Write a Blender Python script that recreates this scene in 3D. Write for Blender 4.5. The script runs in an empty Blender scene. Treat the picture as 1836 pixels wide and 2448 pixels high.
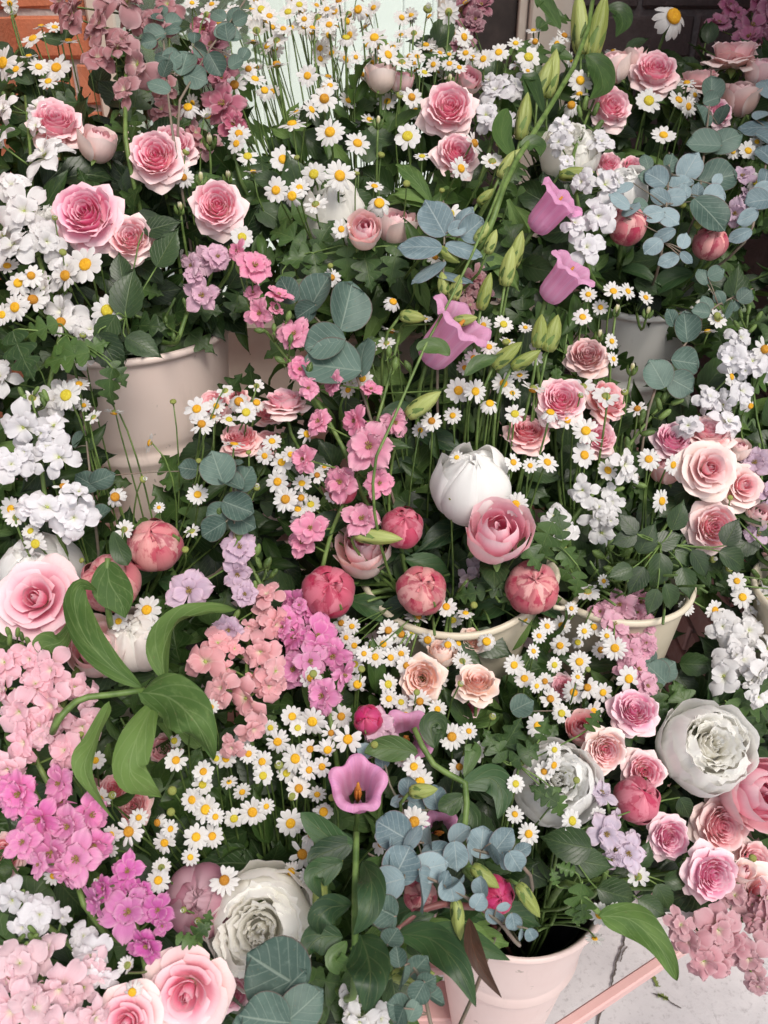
import bpy, math, random
import numpy as np
from mathutils import Vector, Matrix

random.seed(7)
rng = np.random.default_rng(7)
R_ = math.radians
scene = bpy.context.scene
COL = scene.collection

# ------------------------------------------------------------------ camera
H = 1.25                 # camera height in metres
PITCH = R_(32.0)
FPX = 1950.0             # focal length in photograph pixels
CX, CY = 918.0, 1224.0
cam_d = bpy.data.cameras.new('camera')
cam = bpy.data.objects.new('camera', cam_d)
COL.objects.link(cam)
cam.location = (0, 0, H)
cam.rotation_euler = (math.pi/2 - PITCH, 0, 0)
cam_d.sensor_fit = 'VERTICAL'
cam_d.sensor_height = 24.0
cam_d.lens = 24.0*FPX/2448.0
cam_d.clip_start = 0.02
cam_d.clip_end = 500
cam_d.dof.use_dof = True
cam_d.dof.focus_distance = 0.80
cam_d.dof.aperture_fstop = 9.0
scene.camera = cam

# ------------------------------------------------------------------ world and sun
SUN_EL, SUN_AZ = R_(54), R_(150)       # azimuth clockwise from +Y: behind the camera, to its right
w = bpy.data.worlds.new('World')
scene.world = w
w.use_nodes = True
nt = w.node_tree
sky = nt.nodes.new('ShaderNodeTexSky')
sky.sky_type = 'NISHITA'
sky.sun_disc = False
sky.sun_elevation = SUN_EL
sky.sun_rotation = SUN_AZ
sky.air_density = 1.0
sky.dust_density = 3.0
sky.ozone_density = 1.0
bg = nt.nodes['Background']
bg.inputs[1].default_value = 0.088
hz = nt.nodes.new('ShaderNodeHueSaturation')      # thin cloud: the same sky, less blue
hz.inputs['Saturation'].default_value = 0.45
nt.links.new(sky.outputs[0], hz.inputs['Color'])
nt.links.new(hz.outputs[0], bg.inputs[0])
sun_d = bpy.data.lights.new('sun', 'SUN')
sun_d.energy = 1.5
sun_d.angle = R_(24)
sun_d.color = (1.0, 0.93, 0.84)
sun = bpy.data.objects.new('sun', sun_d)
COL.objects.link(sun)
sdir = Vector((math.sin(SUN_AZ)*math.cos(SUN_EL), math.cos(SUN_AZ)*math.cos(SUN_EL), math.sin(SUN_EL)))
sun.rotation_euler = sdir.to_track_quat('Z', 'Y').to_euler()
sun.location = sdir*6
scene.view_settings.view_transform = 'Standard'
scene.view_settings.look = 'None'
scene.view_settings.exposure = 0.66
scene.view_settings.gamma = 1.0
scene.render.engine = 'CYCLES'
scene.cycles.max_bounces = 10
scene.cycles.diffuse_bounces = 8
scene.cycles.transmission_bounces = 6

# ------------------------------------------------------------------ helpers: pixels to points
CAM = np.array([0, 0, H])
AX_R = np.array([1.0, 0, 0])
AX_F = np.array([0, math.cos(PITCH), -math.sin(PITCH)])
AX_U = np.array([0, math.sin(PITCH), math.cos(PITCH)])
def P(px, py, z):
    return CAM + AX_R*((px-CX)/FPX*z) - AX_U*((py-CY)/FPX*z) + AX_F*z
def to_px(p):
    d = np.asarray(p)-CAM
    z = d@AX_F
    return CX+FPX*(d@AX_R)/z, CY-FPX*(d@AX_U)/z, z
DY = [-200, 0, 200, 350, 500, 800, 1100, 1330, 1450, 1560, 1700, 2000, 2300, 2448, 2600]
DZ = [1.08, 1.00, .93, .87, .82, .79, .765, .78, .77, .735, .70, .66, .60, .575, .56]
def D(px, py):
    z = float(np.interp(py, DY, DZ))
    z += float(np.interp(px, [0, 300, 600, 1300, 1600, 1836], [-.06, -.04, 0, 0, .07, .09]))
    return z
def face_vec(fx, fy, back=False):
    s = min(fx*fx+fy*fy, .97)
    fz = math.sqrt(1-s)*(-1 if back else 1)
    v = AX_R*fx + AX_U*fy - AX_F*fz
    return v/np.linalg.norm(v)
def unit(v):
    v = np.asarray(v, float)
    return v/(np.linalg.norm(v)+1e-12)
def frame(origin, zaxis, spin=0.0, scale=1.0, yhint=None):
    z = unit(zaxis)
    h = AX_U if yhint is None else np.asarray(yhint, float)
    if abs(h@z) > .97: h = AX_R
    x = unit(np.cross(h, z)); y = np.cross(z, x)
    c, s = math.cos(spin), math.sin(spin)
    x2 = x*c + y*s; y2 = -x*s + y*c
    m = np.eye(4)
    m[:3, 0] = x2*scale; m[:3, 1] = y2*scale; m[:3, 2] = z*scale; m[:3, 3] = origin
    return m
def rotz(a):
    m = np.eye(4); c, s = math.cos(a), math.sin(a)
    m[0, 0] = c; m[0, 1] = -s; m[1, 0] = s; m[1, 1] = c
    return m
def rotx(a):
    m = np.eye(4); c, s = math.cos(a), math.sin(a)
    m[1, 1] = c; m[1, 2] = -s; m[2, 1] = s; m[2, 2] = c
    return m
def trans(x, y, z):
    m = np.eye(4); m[:3, 3] = (x, y, z)
    return m
def scl(a, b=None, c=None):
    return np.diag([a, a if b is None else b, a if c is None else c, 1.0])
def col(hexs, k=1.0):
    h = hexs.lstrip('#')
    c = [int(h[i:i+2], 16)/255 for i in (0, 2, 4)]
    c = [(x/12.92 if x <= .04045 else ((x+.055)/1.055)**2.4)*k for x in c]
    return tuple(c)
def mixc(a, b, t):
    return tuple(a[i]*(1-t)+b[i]*t for i in range(3))

# ------------------------------------------------------------------ helpers: meshes and objects
class MB:
    def __init__(s):
        s.v = []; s.f = []; s.uv = []; s.n = 0; s.mi = []
    def add(s, v, f, uv=None, m=None, mi=0):
        v = np.asarray(v, float)
        if m is not None:
            v = v@m[:3, :3].T + m[:3, 3]
        s.v.append(v)
        s.f += [tuple(i+s.n for i in q) for q in f]
        s.uv.append(np.zeros((len(v), 2)) if uv is None else np.asarray(uv, float))
        s.mi += [mi]*len(f)
        s.n += len(v)
        return s
    def mesh(s, name, mats, smooth=True):
        me = bpy.data.meshes.new(name)
        v = np.concatenate(s.v); uv = np.concatenate(s.uv)
        me.from_pydata(v.tolist(), [], s.f)
        ul = me.uv_layers.new(name='UVMap')
        li = np.empty(len(me.loops), dtype=np.int32)
        me.loops.foreach_get('vertex_index', li)
        ul.data.foreach_set('uv', uv[li].astype(np.float32).ravel())
        if not isinstance(mats, (list, tuple)): mats = [mats]
        for m in mats: me.materials.append(m)
        if len(mats) > 1:
            me.polygons.foreach_set('material_index', s.mi)
        if smooth:
            me.polygons.foreach_set('use_smooth', [True]*len(me.polygons))
        me.update()
        return me
def grid_faces(nu, nv, wrap=False):
    f = []
    for i in range(nu-1):
        for j in range(nv if wrap else nv-1):
            k = (j+1) % nv
            f.append((i*nv+j, i*nv+k, (i+1)*nv+k, (i+1)*nv+j))
    return f
def box_vf(x0, x1, y0, y1, z0, z1):
    v = [(x0, y0, z0), (x1, y0, z0), (x1, y1, z0), (x0, y1, z0), (x0, y0, z1), (x1, y0, z1), (x1, y1, z1), (x0, y1, z1)]
    f = [(0, 3, 2, 1), (4, 5, 6, 7), (0, 1, 5, 4), (1, 2, 6, 5), (2, 3, 7, 6), (3, 0, 4, 7)]
    return v, f
def bevel_box(sx, sy, sz, b):
    """a box centred on the origin with chamfered edges"""
    import bmesh
    bm = bmesh.new()
    bmesh.ops.create_cube(bm, size=1.0)
    for v in bm.verts:
        v.co.x *= sx; v.co.y *= sy; v.co.z *= sz
    bmesh.ops.bevel(bm, geom=bm.edges[:], offset=b, segments=1, affect='EDGES', profile=.6)
    bm.verts.index_update()
    v = [tuple(x.co) for x in bm.verts]; f = [tuple(q.index for q in p.verts) for p in bm.faces]
    bm.free()
    return v, f
def tube(path, radii, sides=5, cap=True):
    path = np.asarray(path, float); n = len(path)
    radii = np.broadcast_to(np.asarray(radii, float), (n,))
    t = np.gradient(path, axis=0)
    t /= (np.linalg.norm(t, axis=1, keepdims=True)+1e-12)
    ref = np.array([0.3, 0.9, 0.2]) if abs(t[0]@np.array([0, 0, 1.0])) > .8 else np.array([0, 0, 1.0])
    a = unit(np.cross(ref, t[0]))
    vs = []; uv = []
    for i in range(n):
        a = unit(a-t[i]*(a@t[i])); b = np.cross(t[i], a)
        for k in range(sides):
            q = 2*math.pi*k/sides
            vs.append(path[i]+radii[i]*(math.cos(q)*a+math.sin(q)*b)); uv.append((k/sides, i/(n-1)))
    f = grid_faces(n, sides, True)
    if cap:
        f.append(tuple(reversed(range(sides)))); f.append(tuple(range((n-1)*sides, n*sides)))
    return vs, f, uv
def revolve(prof, sides=24, a0=0.0):
    vs = []; uv = []; n = len(prof)
    for i, (r, z) in enumerate(prof):
        for k in range(sides):
            q = 2*math.pi*k/sides+a0
            vs.append((r*math.cos(q), r*math.sin(q), z)); uv.append((k/sides, i/(n-1)))
    return vs, grid_faces(n, sides, True), uv
def hermite(p0, t0, p1, t1, n=9):
    out = []
    for i in range(n):
        s = i/(n-1)
        out.append((2*s**3-3*s**2+1)*p0+(s**3-2*s**2+s)*t0+(-2*s**3+3*s**2)*p1+(s**3-s**2)*t1)
    return np.array(out)
def spline(pts, n):
    """smooth curve through pts"""
    pts = np.asarray(pts, float); m = len(pts)
    t = np.linspace(0, m-1, n); out = []
    for s in t:
        i = min(int(s), m-2); u = s-i
        p0 = pts[max(i-1, 0)]; p1 = pts[i]; p2 = pts[i+1]; p3 = pts[min(i+2, m-1)]
        out.append(.5*((2*p1)+(-p0+p2)*u+(2*p0-5*p1+4*p2-p3)*u*u+(-p0+3*p1-3*p2+p3)*u**3))
    return np.array(out)
def mat4(m): return Matrix([list(map(float, r)) for r in m])
def thing(name, base, label=None, cat=None, group=None):
    o = bpy.data.objects.new(name, None)
    o.empty_display_size = 0.01
    o.location = tuple(map(float, base))
    COL.objects.link(o)
    if label: o['label'] = label
    if cat: o['category'] = cat
    if group: o['group'] = group
    return o
def part(name, mesh, parent, world=None, pw=None, color=None):
    """child mesh: world is its 4x4 world matrix, pw the parent's world matrix (defaults to the thing's location)"""
    o = bpy.data.objects.new(name, mesh)
    COL.objects.link(o)
    o.parent = parent
    if world is None: world = np.eye(4)
    if pw is None:
        l = parent.location
        o.matrix_basis = mat4(trans(-l[0], -l[1], -l[2])@world)
    else:
        o.matrix_basis = mat4(np.linalg.inv(pw)@world)
    if color is not None: o.color = (*color, 1.0)
    return o
def single(name, mesh, label=None, cat=None, group=None, kind=None):
    o = bpy.data.objects.new(name, mesh)
    COL.objects.link(o)
    if label: o['label'] = label
    if cat: o['category'] = cat
    if group: o['group'] = group
    if kind: o['kind'] = kind
    return o

# ------------------------------------------------------------------ helpers: materials
def new_mat(name):
    m = bpy.data.materials.new(name); m.use_nodes = True
    n = m.node_tree.nodes; l = m.node_tree.links
    b = n['Principled BSDF']
    return m, n, l, b, n['Material Output']
def math_n(n, l, op, a, b=None, c=None):
    x = n.new('ShaderNodeMath'); x.operation = op
    for i, q in enumerate((a, b, c)):
        if q is None: continue
        if isinstance(q, (int, float)): x.inputs[i].default_value = q
        else: l.new(q, x.inputs[i])
    return x.outputs[0]
def mix_n(n, l, fac, a, b, blend='MIX'):
    x = n.new('ShaderNodeMix'); x.data_type = 'RGBA'; x.blend_type = blend
    for s, q in ((0, fac), (6, a), (7, b)):
        if isinstance(q, (int, float)): x.inputs[s].default_value = q
        elif isinstance(q, tuple): x.inputs[s].default_value = (*q[:3], 1)
        else: l.new(q, x.inputs[s])
    return x.outputs[2]
def noise_n(n, l, vec, scale, detail=3, rough=.5):
    x = n.new('ShaderNodeTexNoise'); x.inputs['Scale'].default_value = scale
    x.inputs['Detail'].default_value = detail; x.inputs['Roughness'].default_value = rough
    if vec is not None: l.new(vec, x.inputs['Vector'])
    return x.outputs['Fac']
def ramp_n(n, l, fac, lo, hi):
    x = n.new('ShaderNodeMapRange'); x.interpolation_type = 'SMOOTHSTEP'
    x.inputs[1].default_value = lo; x.inputs[2].default_value = hi
    l.new(fac, x.inputs[0])
    return x.outputs[0]
def bump_n(n, l, h, strength, dist, bsdfs):
    x = n.new('ShaderNodeBump'); x.inputs['Strength'].default_value = strength
    x.inputs['Distance'].default_value = dist
    l.new(h, x.inputs['Height'])
    for b in bsdfs: l.new(x.outputs[0], b.inputs['Normal'])
def vec_scale(n, l, v, s):
    x = n.new('ShaderNodeMapping'); l.new(v, x.inputs[0]); x.inputs['Scale'].default_value = s
    return x.outputs[0]

def petal_mat(name, base=(.6, .6, .3), base_amt=.6, base_end=.35, edge=(1, 1, 1), edge_amt=.35, transl=.3, streak=.18,
              vein=None, blotch=None, rough=.55, bump=.25):
    """petal tinted by the object's own colour; UV y runs from the claw to the rim, UV x across"""
    m, n, l, b, out = new_mat(name)
    oi = n.new('ShaderNodeObjectInfo'); tc = n.new('ShaderNodeTexCoord')
    sp = n.new('ShaderNodeSeparateXYZ'); l.new(tc.outputs['UV'], sp.inputs[0])
    u = sp.outputs[1]; v = sp.outputs[0]
    c = oi.outputs['Color']
    av = math_n(n, l, 'ABSOLUTE', math_n(n, l, 'SUBTRACT', v, .5))
    e1 = ramp_n(n, l, u, .62, 1.0); e2 = ramp_n(n, l, av, .33, .5)
    em = math_n(n, l, 'MULTIPLY', math_n(n, l, 'MAXIMUM', e1, e2), edge_amt)
    c = mix_n(n, l, em, c, edge)
    comb = n.new('ShaderNodeCombineXYZ')
    l.new(math_n(n, l, 'MULTIPLY', v, 26.0), comb.inputs[0]); l.new(math_n(n, l, 'MULTIPLY', u, 2.5), comb.inputs[1])
    l.new(math_n(n, l, 'MULTIPLY', oi.outputs['Random'], 40.0), comb.inputs[2])
    st = noise_n(n, l, comb.outputs[0], 1.0, 3, .6)
    if vein:
        c = mix_n(n, l, math_n(n, l, 'MULTIPLY', ramp_n(n, l, st, .45, .7), streak), c, vein)
    else:
        dk = mix_n(n, l, 1.0, c, (.88, .80, .83), 'MULTIPLY')
        c = mix_n(n, l, math_n(n, l, 'MULTIPLY', ramp_n(n, l, st, .42, .72), min(1, streak*2)), c, dk)
    if blotch:
        bl = noise_n(n, l, vec_scale(n, l, comb.outputs[0], (.11, 1.3, 1)), 1.0, 4, .65)
        lo, hi, bc, ba = blotch
        c = mix_n(n, l, math_n(n, l, 'MULTIPLY', ramp_n(n, l, bl, lo, hi), ba), c, bc)
    fb = math_n(n, l, 'MULTIPLY', math_n(n, l, 'SUBTRACT', 1.0, ramp_n(n, l, u, 0.0, base_end)), base_amt)
    c = mix_n(n, l, fb, c, base)
    # a few bruised, browned patches
    br = noise_n(n, l, vec_scale(n, l, comb.outputs[0], (.22, 2.4, 1)), 1.0, 5, .7)
    bm = math_n(n, l, 'MULTIPLY', ramp_n(n, l, br, .66, .78), math_n(n, l, 'ADD', .18, math_n(n, l, 'MULTIPLY', math_n(n, l, 'MAXIMUM', e1, e2), .5)))
    c = mix_n(n, l, bm, c, (.40, .26, .14))
    # each petal a little different
    hv = n.new('ShaderNodeHueSaturation'); l.new(c, hv.inputs['Color'])
    l.new(math_n(n, l, 'ADD', .93, math_n(n, l, 'MULTIPLY', oi.outputs['Random'], .14)), hv.inputs['Saturation'])
    l.new(math_n(n, l, 'ADD', .94, math_n(n, l, 'MULTIPLY', oi.outputs['Random'], .09)), hv.inputs['Value'])
    c = hv.outputs[0]
    l.new(c, b.inputs['Base Color']); b.inputs['Roughness'].default_value = rough
    b.inputs['Specular IOR Level'].default_value = .25
    b.inputs['Sheen Weight'].default_value = .08
    tr = n.new('ShaderNodeBsdfTranslucent'); l.new(c, tr.inputs[0])
    bump_n(n, l, st, bump, .0006, [b])
    mx = n.new('ShaderNodeMixShader'); mx.inputs[0].default_value = transl
    l.new(b.outputs[0], mx.inputs[1]); l.new(tr.outputs[0], mx.inputs[2]); l.new(mx.outputs[0], out.inputs[0])
    return m
def leaf_mat(name, c1, c2, vein, rough=.42, transl=.18, side=7.0, vein_amt=.5, rim=None, spec=.45, mottle=9.0):
    m, n, l, b, out = new_mat(name)
    oi = n.new('ShaderNodeObjectInfo'); tc = n.new('ShaderNodeTexCoord')
    sp = n.new('ShaderNodeSeparateXYZ'); l.new(tc.outputs['UV'], sp.inputs[0])
    u = sp.outputs[1]; v = sp.outputs[0]
    av = math_n(n, l, 'ABSOLUTE', math_n(n, l, 'SUBTRACT', v, .5))
    comb = n.new('ShaderNodeCombineXYZ'); l.new(v, comb.inputs[0]); l.new(u, comb.inputs[1])
    l.new(math_n(n, l, 'MULTIPLY', oi.outputs['Random'], 30.0), comb.inputs[2])
    nz = noise_n(n, l, comb.outputs[0], mottle, 4, .6)
    nb = noise_n(n, l, comb.outputs[0], 2.2, 2, .5)
    t = math_n(n, l, 'ADD', math_n(n, l, 'MULTIPLY', nb, .75), math_n(n, l, 'MULTIPLY', oi.outputs['Random'], .55))
    c = mix_n(n, l, ramp_n(n, l, t, .30, .95), c1, c2)
    c = mix_n(n, l, math_n(n, l, 'MULTIPLY', ramp_n(n, l, nz, .5, .75), .3), c, mixc(c2, vein, .4))
    mid = math_n(n, l, 'SUBTRACT', 1.0, ramp_n(n, l, av, .008, .03))
    ph = math_n(n, l, 'SUBTRACT', math_n(n, l, 'MULTIPLY', u, side), math_n(n, l, 'MULTIPLY', av, side*.8))
    fr = math_n(n, l, 'ABSOLUTE', math_n(n, l, 'SUBTRACT', math_n(n, l, 'FRACT', ph), .5))
    sv = math_n(n, l, 'MULTIPLY', math_n(n, l, 'SUBTRACT', 1.0, ramp_n(n, l, fr, .03, .10)), .55)
    vn = math_n(n, l, 'MAXIMUM', mid, sv)
    c = mix_n(n, l, math_n(n, l, 'MULTIPLY', vn, vein_amt), c, vein)
    sp_ = noise_n(n, l, comb.outputs[0], 17., 2, .5)
    c = mix_n(n, l, math_n(n, l, 'MULTIPLY', ramp_n(n, l, sp_, .70, .76), .5), c, (.16, .13, .06))
    if rim:
        c = mix_n(n, l, math_n(n, l, 'MULTIPLY', ramp_n(n, l, av, .47, .5), .8), c, rim)
    l.new(c, b.inputs['Base Color'])
    l.new(math_n(n, l, 'ADD', rough-.08, math_n(n, l, 'MULTIPLY', nz, .2)), b.inputs['Roughness'])
    b.inputs['Specular IOR Level'].default_value = spec
    hgt = math_n(n, l, 'SUBTRACT', math_n(n, l, 'MULTIPLY', nz, .35), vn)
    bump_n(n, l, hgt, .35, .0012, [b])
    tr = n.new('ShaderNodeBsdfTranslucent'); l.new(mix_n(n, l, 1.0, c, (1.25, 1.3, .6), 'MULTIPLY'), tr.inputs[0])
    mx = n.new('ShaderNodeMixShader'); mx.inputs[0].default_value = transl
    l.new(b.outputs[0], mx.inputs[1]); l.new(tr.outputs[0], mx.inputs[2]); l.new(mx.outputs[0], out.inputs[0])
    return m
def plain_mat(name, c1, c2=None, rough=.5, scale=40., bump=0., spec=.4, dist=.001, coord='Object', metal=0.):
    m, n, l, b, out = new_mat(name)
    tc = n.new('ShaderNodeTexCoord')
    nz = noise_n(n, l, tc.outputs[coord], scale, 5, .6)
    l.new(mix_n(n, l, ramp_n(n, l, nz, .3, .7), c1, c2 or c1), b.inputs['Base Color'])
    b.inputs['Roughness'].default_value = rough; b.inputs['Specular IOR Level'].default_value = spec
    b.inputs['Metallic'].default_value = metal
    if bump: bump_n(n, l, nz, bump, dist, [b])
    return m

WHITE = (1, 1, 1)
M_daisy = petal_mat('daisy_petal', base=(.62, .66, .35), base_amt=.35, base_end=.2, edge=(.9, .9, .92), edge_amt=.2, transl=.25, streak=.12, bump=.35)
M_rose = petal_mat('rose_petal', base=(.86, .80, .55), base_amt=.4, base_end=.35, edge=(.97, .88, .86), edge_amt=.5, transl=.14, streak=.08, rough=.5)
M_peony = petal_mat('peony_petal', base=(.90, .86, .62), base_amt=.35, base_end=.35, edge=(.97, .97, .96), edge_amt=.3, transl=.34, streak=.02)
M_bud = petal_mat('peony_bud_petal', base=(.28, .22, .08), base_amt=.75, base_end=.22, edge=(.55, .08, .14), edge_amt=.45, transl=.12, streak=.12,
                  vein=(.55, .10, .14), blotch=(.49, .60, (.40, .02, .07), .72), rough=.42)
M_stock = petal_mat('stock_petal', base=(.80, .82, .58), base_amt=.7, base_end=.42, edge=WHITE, edge_amt=.16, transl=.30, streak=.14)
M_lark = petal_mat('larkspur_petal', base=(.42, .40, .20), base_amt=.5, base_end=.2, edge=(.90, .70, .72), edge_amt=.3, transl=.28, streak=.3)
M_bell = petal_mat('bell_petal', base=(.62, .70, .40), base_amt=.45, base_end=.22, edge=(.95, .70, .92), edge_amt=.3, transl=.5, streak=.7, vein=(.84, .40, .70), rough=.6, bump=.9)
M_stem = plain_mat('stem_green', col('5f7f3c', .55), col('86a258', .7), .5, 60)
M_stem_d = plain_mat('stem_dark', col('4d6a34', .65), col('7a9452', .75), .55, 60)
M_twig = plain_mat('eucalyptus_twig', col('8c8a78', .6), col('a08a7c', .7), .6, 80)
M_sepal = leaf_mat('sepal_green', col('5d7a3a', .6), col('86a457', .75), col('a5bb7c', .8), .45, .2, 3.)
M_bellbud = leaf_mat('bell_bud_green', col('9fae55', .8), col('bcc777', .9), col('d8deaa', .9), .42, .3, 2., .35)
M_rleaf = leaf_mat('rose_leaf', col('2c4526', .52), col('456136', .6), col('88a166', .45), .36, .14, 8., .45)
M_fleaf = leaf_mat('feverfew_leaf', col('3a5a2a', .54), col('5d803e', .64), col('93ae6a', .5), .42, .22, 6., .35)
M_sleaf = leaf_mat('stock_leaf', col('52743a', .66), col('76954f', .74), col('b4c890', .85), .6, .2, 5., .2, spec=.25)
M_pleaf = leaf_mat('peony_leaf', col('28462b', .6), col('45683b', .68), col('94a26c', .55), .46, .14, 5., .3)
M_redleaf = leaf_mat('red_tinged_leaf', col('4a2f2a', .7), col('5d4636', .7), col('8a5a48', .6), .3, .1, 5., .5)
M_blue = leaf_mat('blue_eucalyptus_leaf', col('6c848c', .72), col('97adb4', .85), col('c0ccca', .85), .55, .08, 6., .45, rim=col('a0787a', .6), spec=.3, mottle=14)
M_grey = leaf_mat('grey_eucalyptus_leaf', col('4d685f', .62), col('6d877c', .75), col('a8b8aa', .8), .5, .1, 6., .42, rim=col('86605c', .5), spec=.35, mottle=14)
M_disc, n_, l_, b_, o_ = new_mat('daisy_disc')
tc_ = n_.new('ShaderNodeTexCoord'); vo_ = n_.new('ShaderNodeTexVoronoi'); vo_.inputs['Scale'].default_value = 9.0
l_.new(tc_.outputs['Object'], vo_.inputs['Vector'])
oi_ = n_.new('ShaderNodeObjectInfo')
l_.new(mix_n(n_, l_, ramp_n(n_, l_, vo_.outputs['Distance'], .0, .6), oi_.outputs['Color'], mix_n(n_, l_, 1.0, oi_.outputs['Color'], (.85, .72, .5), 'MULTIPLY')), b_.inputs['Base Color'])
b_.inputs['Roughness'].default_value = .75
bump_n(n_, l_, math_n(n_, l_, 'SUBTRACT', 1.0, vo_.outputs['Distance']), .5, .0005, [b_])
M_stamen = plain_mat('stamen_straw', col('b9a060', .8), col('8a6d34', .7), .7, 200)
M_orange = plain_mat('pollen_orange', col('e39a3c', .9), col('c8842c', .8), .7, 200, .4)
M_budgreen = plain_mat('daisy_bud_green', col('8a9a4a', .75), col('a9ac5c', .8), .6, 250, .5)

# ================================================================== THE SETTING
# pavement: one concrete sheet out to the horizon
m, n, l, b, out = new_mat('concrete_pavement')
tc = n.new('ShaderNodeTexCoord')
a1 = noise_n(n, l, tc.outputs['Object'], 6., 6, .6); a2 = noise_n(n, l, tc.outputs['Object'], 90., 6, .75)
c = mix_n(n, l, ramp_n(n, l, a1, .3, .7), (.50, .485, .50), (.64, .62, .63))
c = mix_n(n, l, math_n(n, l, 'MULTIPLY', ramp_n(n, l, a2, .52, .66), .65), c, (.34, .32, .33))
l.new(c, b.inputs['Base Color']); b.inputs['Roughness'].default_value = .85
bump_n(n, l, a2, .5, .002, [b])
M_conc = m
g = MB().add([(-60, -60, 0), (60, -60, 0), (60, 60, 0), (-60, 60, 0)], [(0, 1, 2, 3)])
pave = single('pavement', g.mesh('pavement', M_conc), kind='structure')
M_crack = plain_mat('crack_dirt', (.07, .06, .055), (.13, .11, .10), .95, 120)
M_moss = plain_mat('crack_moss', col('6a7a3a', .7), col('8c9a55', .7), .9, 150)
def floor_pt(px, py, h=0.0):
    d = P(px, py, 1.0)-CAM
    return CAM+d*((h-H)/d[2])
def crack(pts, wd, name='crack', mat=None):
    q = spline([floor_pt(x, y, .004) for x, y in pts], len(pts)*6)
    mb = MB(); t = np.gradient(q, axis=0); vs = []
    for i in range(len(q)):
        s = unit(np.cross(t[i], (0, 0, 1)))
        j = rng.normal(0, wd*.35, 1)[0]
        wv = wd*(.55+.45*rng.random())*(1 if 0 < i < len(q)-1 else .1)
        vs += [q[i]+s*(wv+j), q[i]+s*(-wv+j)]
    mb.add(vs, [(2*i, 2*i+1, 2*i+3, 2*i+2) for i in range(len(q)-1)])
    o = part(name, mb.mesh(name, mat or M_crack, False), pave)
crack([(1424, 2490), (1430, 2440), (1445, 2410), (1452, 2395), (1462, 2380), (1463, 2350), (1470, 2320), (1476, 2290), (1490, 2255), (1496, 2200)], .0019)
crack([(1484, 2300), (1488, 2280), (1500, 2262)], .0012)
crack([(1560, 2375), (1590, 2385), (1605, 2397), (1630, 2410)], .0012)
crack([(1541, 2308), (1556, 2325), (1566, 2345), (1574, 2360)], .0035, 'moss', M_moss)
crack([(1572, 2378), (1584, 2382), (1598, 2388)], .004, 'moss', M_moss)

def brick_mat(name, c1, c2, c3):
    m, n, l, b, out = new_mat(name)
    oi = n.new('ShaderNodeObjectInfo'); tc = n.new('ShaderNodeTexCoord')
    cm = n.new('ShaderNodeVectorMath'); cm.operation = 'ADD'; l.new(tc.outputs['Object'], cm.inputs[0])
    cb = n.new('ShaderNodeCombineXYZ'); l.new(math_n(n, l, 'MULTIPLY', oi.outputs['Random'], 20.), cb.inputs[2]); l.new(cb.outputs[0], cm.inputs[1])
    n1 = noise_n(n, l, cm.outputs[0], 26., 6, .7); n2 = noise_n(n, l, cm.outputs[0], 150., 4, .7)
    c = mix_n(n, l, oi.outputs['Random'], c1, c2)
    c = mix_n(n, l, math_n(n, l, 'MULTIPLY', ramp_n(n, l, n1, .45, .75), .6), c, c3)
    l.new(c, b.inputs['Base Color']); b.inputs['Roughness'].default_value = .9
    bump_n(n, l, math_n(n, l, 'ADD', n1, math_n(n, l, 'MULTIPLY', n2, .6)), .7, .004, [b])
    return m
M_bdark = brick_mat('dark_brick', (.055, .042, .042), (.085, .06, .058), (.13, .10, .10))
M_blit = brick_mat('lit_brick', (.30, .19, .18), (.38, .25, .24), (.46, .36, .34))  # paler copy: the stronger light low on the wall is in its colour
M_borange = brick_mat('orange_brick', (.50, .16, .08), (.58, .22, .12), (.45, .2, .13))
M_mortar = plain_mat('mortar', (.40, .36, .35), (.54, .50, .48), .95, 120, .6, .2, .003)
M_mortd = plain_mat('mortar_dark', (.12, .10, .10), (.17, .145, .145), .95, 120, .6, .2, .003)
BL, BH, BJ = .205, .062, .011
bv, bf = bevel_box(BL, .10, BH, .004)
def jig(v):
    v = np.array(v); return v+rng.normal(0, .0012, v.shape)
BRICKS = {}
def brick_mesh(key, mat):
    if key not in BRICKS:
        BRICKS[key] = [MB().add(jig(bv), bf).mesh('brick', mat, False) for _ in range(4)]
    return random.choice(BRICKS[key])
def brick_wall(name, label, origin, direction, length, height, pick, mortar, back=.10):
    """a wall whose visible face starts at origin and runs along direction; bricks stand proud of the mortar"""
    d = unit(direction); nrm = np.array([d[1], -d[0], 0.0])     # face normal points to the right of the run
    t = thing(name, origin, label, 'brick wall')
    mb = MB(); v, f = box_vf(0, length, .008, .008+back, 0, height)
    base = np.eye(4); base[:3, 0] = d; base[:3, 1] = -nrm; base[:3, 3] = origin
    part('mortar', MB().add(v, f).mesh('mortar', mortar, False), t, base)
    k = 0
    for r in range(int(height/(BH+BJ))):
        x = -BL*.5 if r % 2 else 0.0
        zc = r*(BH+BJ)+BH/2
        while x < length-.01:
            x0 = max(x, 0.0); x1 = min(x+BL, length)
            if x1-x0 > .03:
                key, mt = pick(zc, x0)
                mm = base@trans((x0+x1)/2, .05+rng.uniform(-.002, .002), zc)@scl((x1-x0)/BL, 1, 1)
                part('brick', brick_mesh(key, mt), t, mm)
            x += BL+BJ
    return t
# right-hand wall of the nook runs from the back towards the street; lower courses painted paler pink as more lit, upper ones dark
brick_wall('brick_wall', 'dark brick wall with lower courses coloured as lit beside the white bucket', (.60, 1.66, 0), (0, -1, 0), .88, 2.05,
           lambda z, x: ('dark', M_bdark) if z > .56 else ('pink', M_blit), M_mortd)
# left-hand wall
brick_wall('brick_wall', 'orange brick wall behind the dusty pink stock', (-.63, .55, 0), (0, 1, 0), 1.12, 2.05,
           lambda z, x: ('orange', M_borange), M_mortar)
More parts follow.
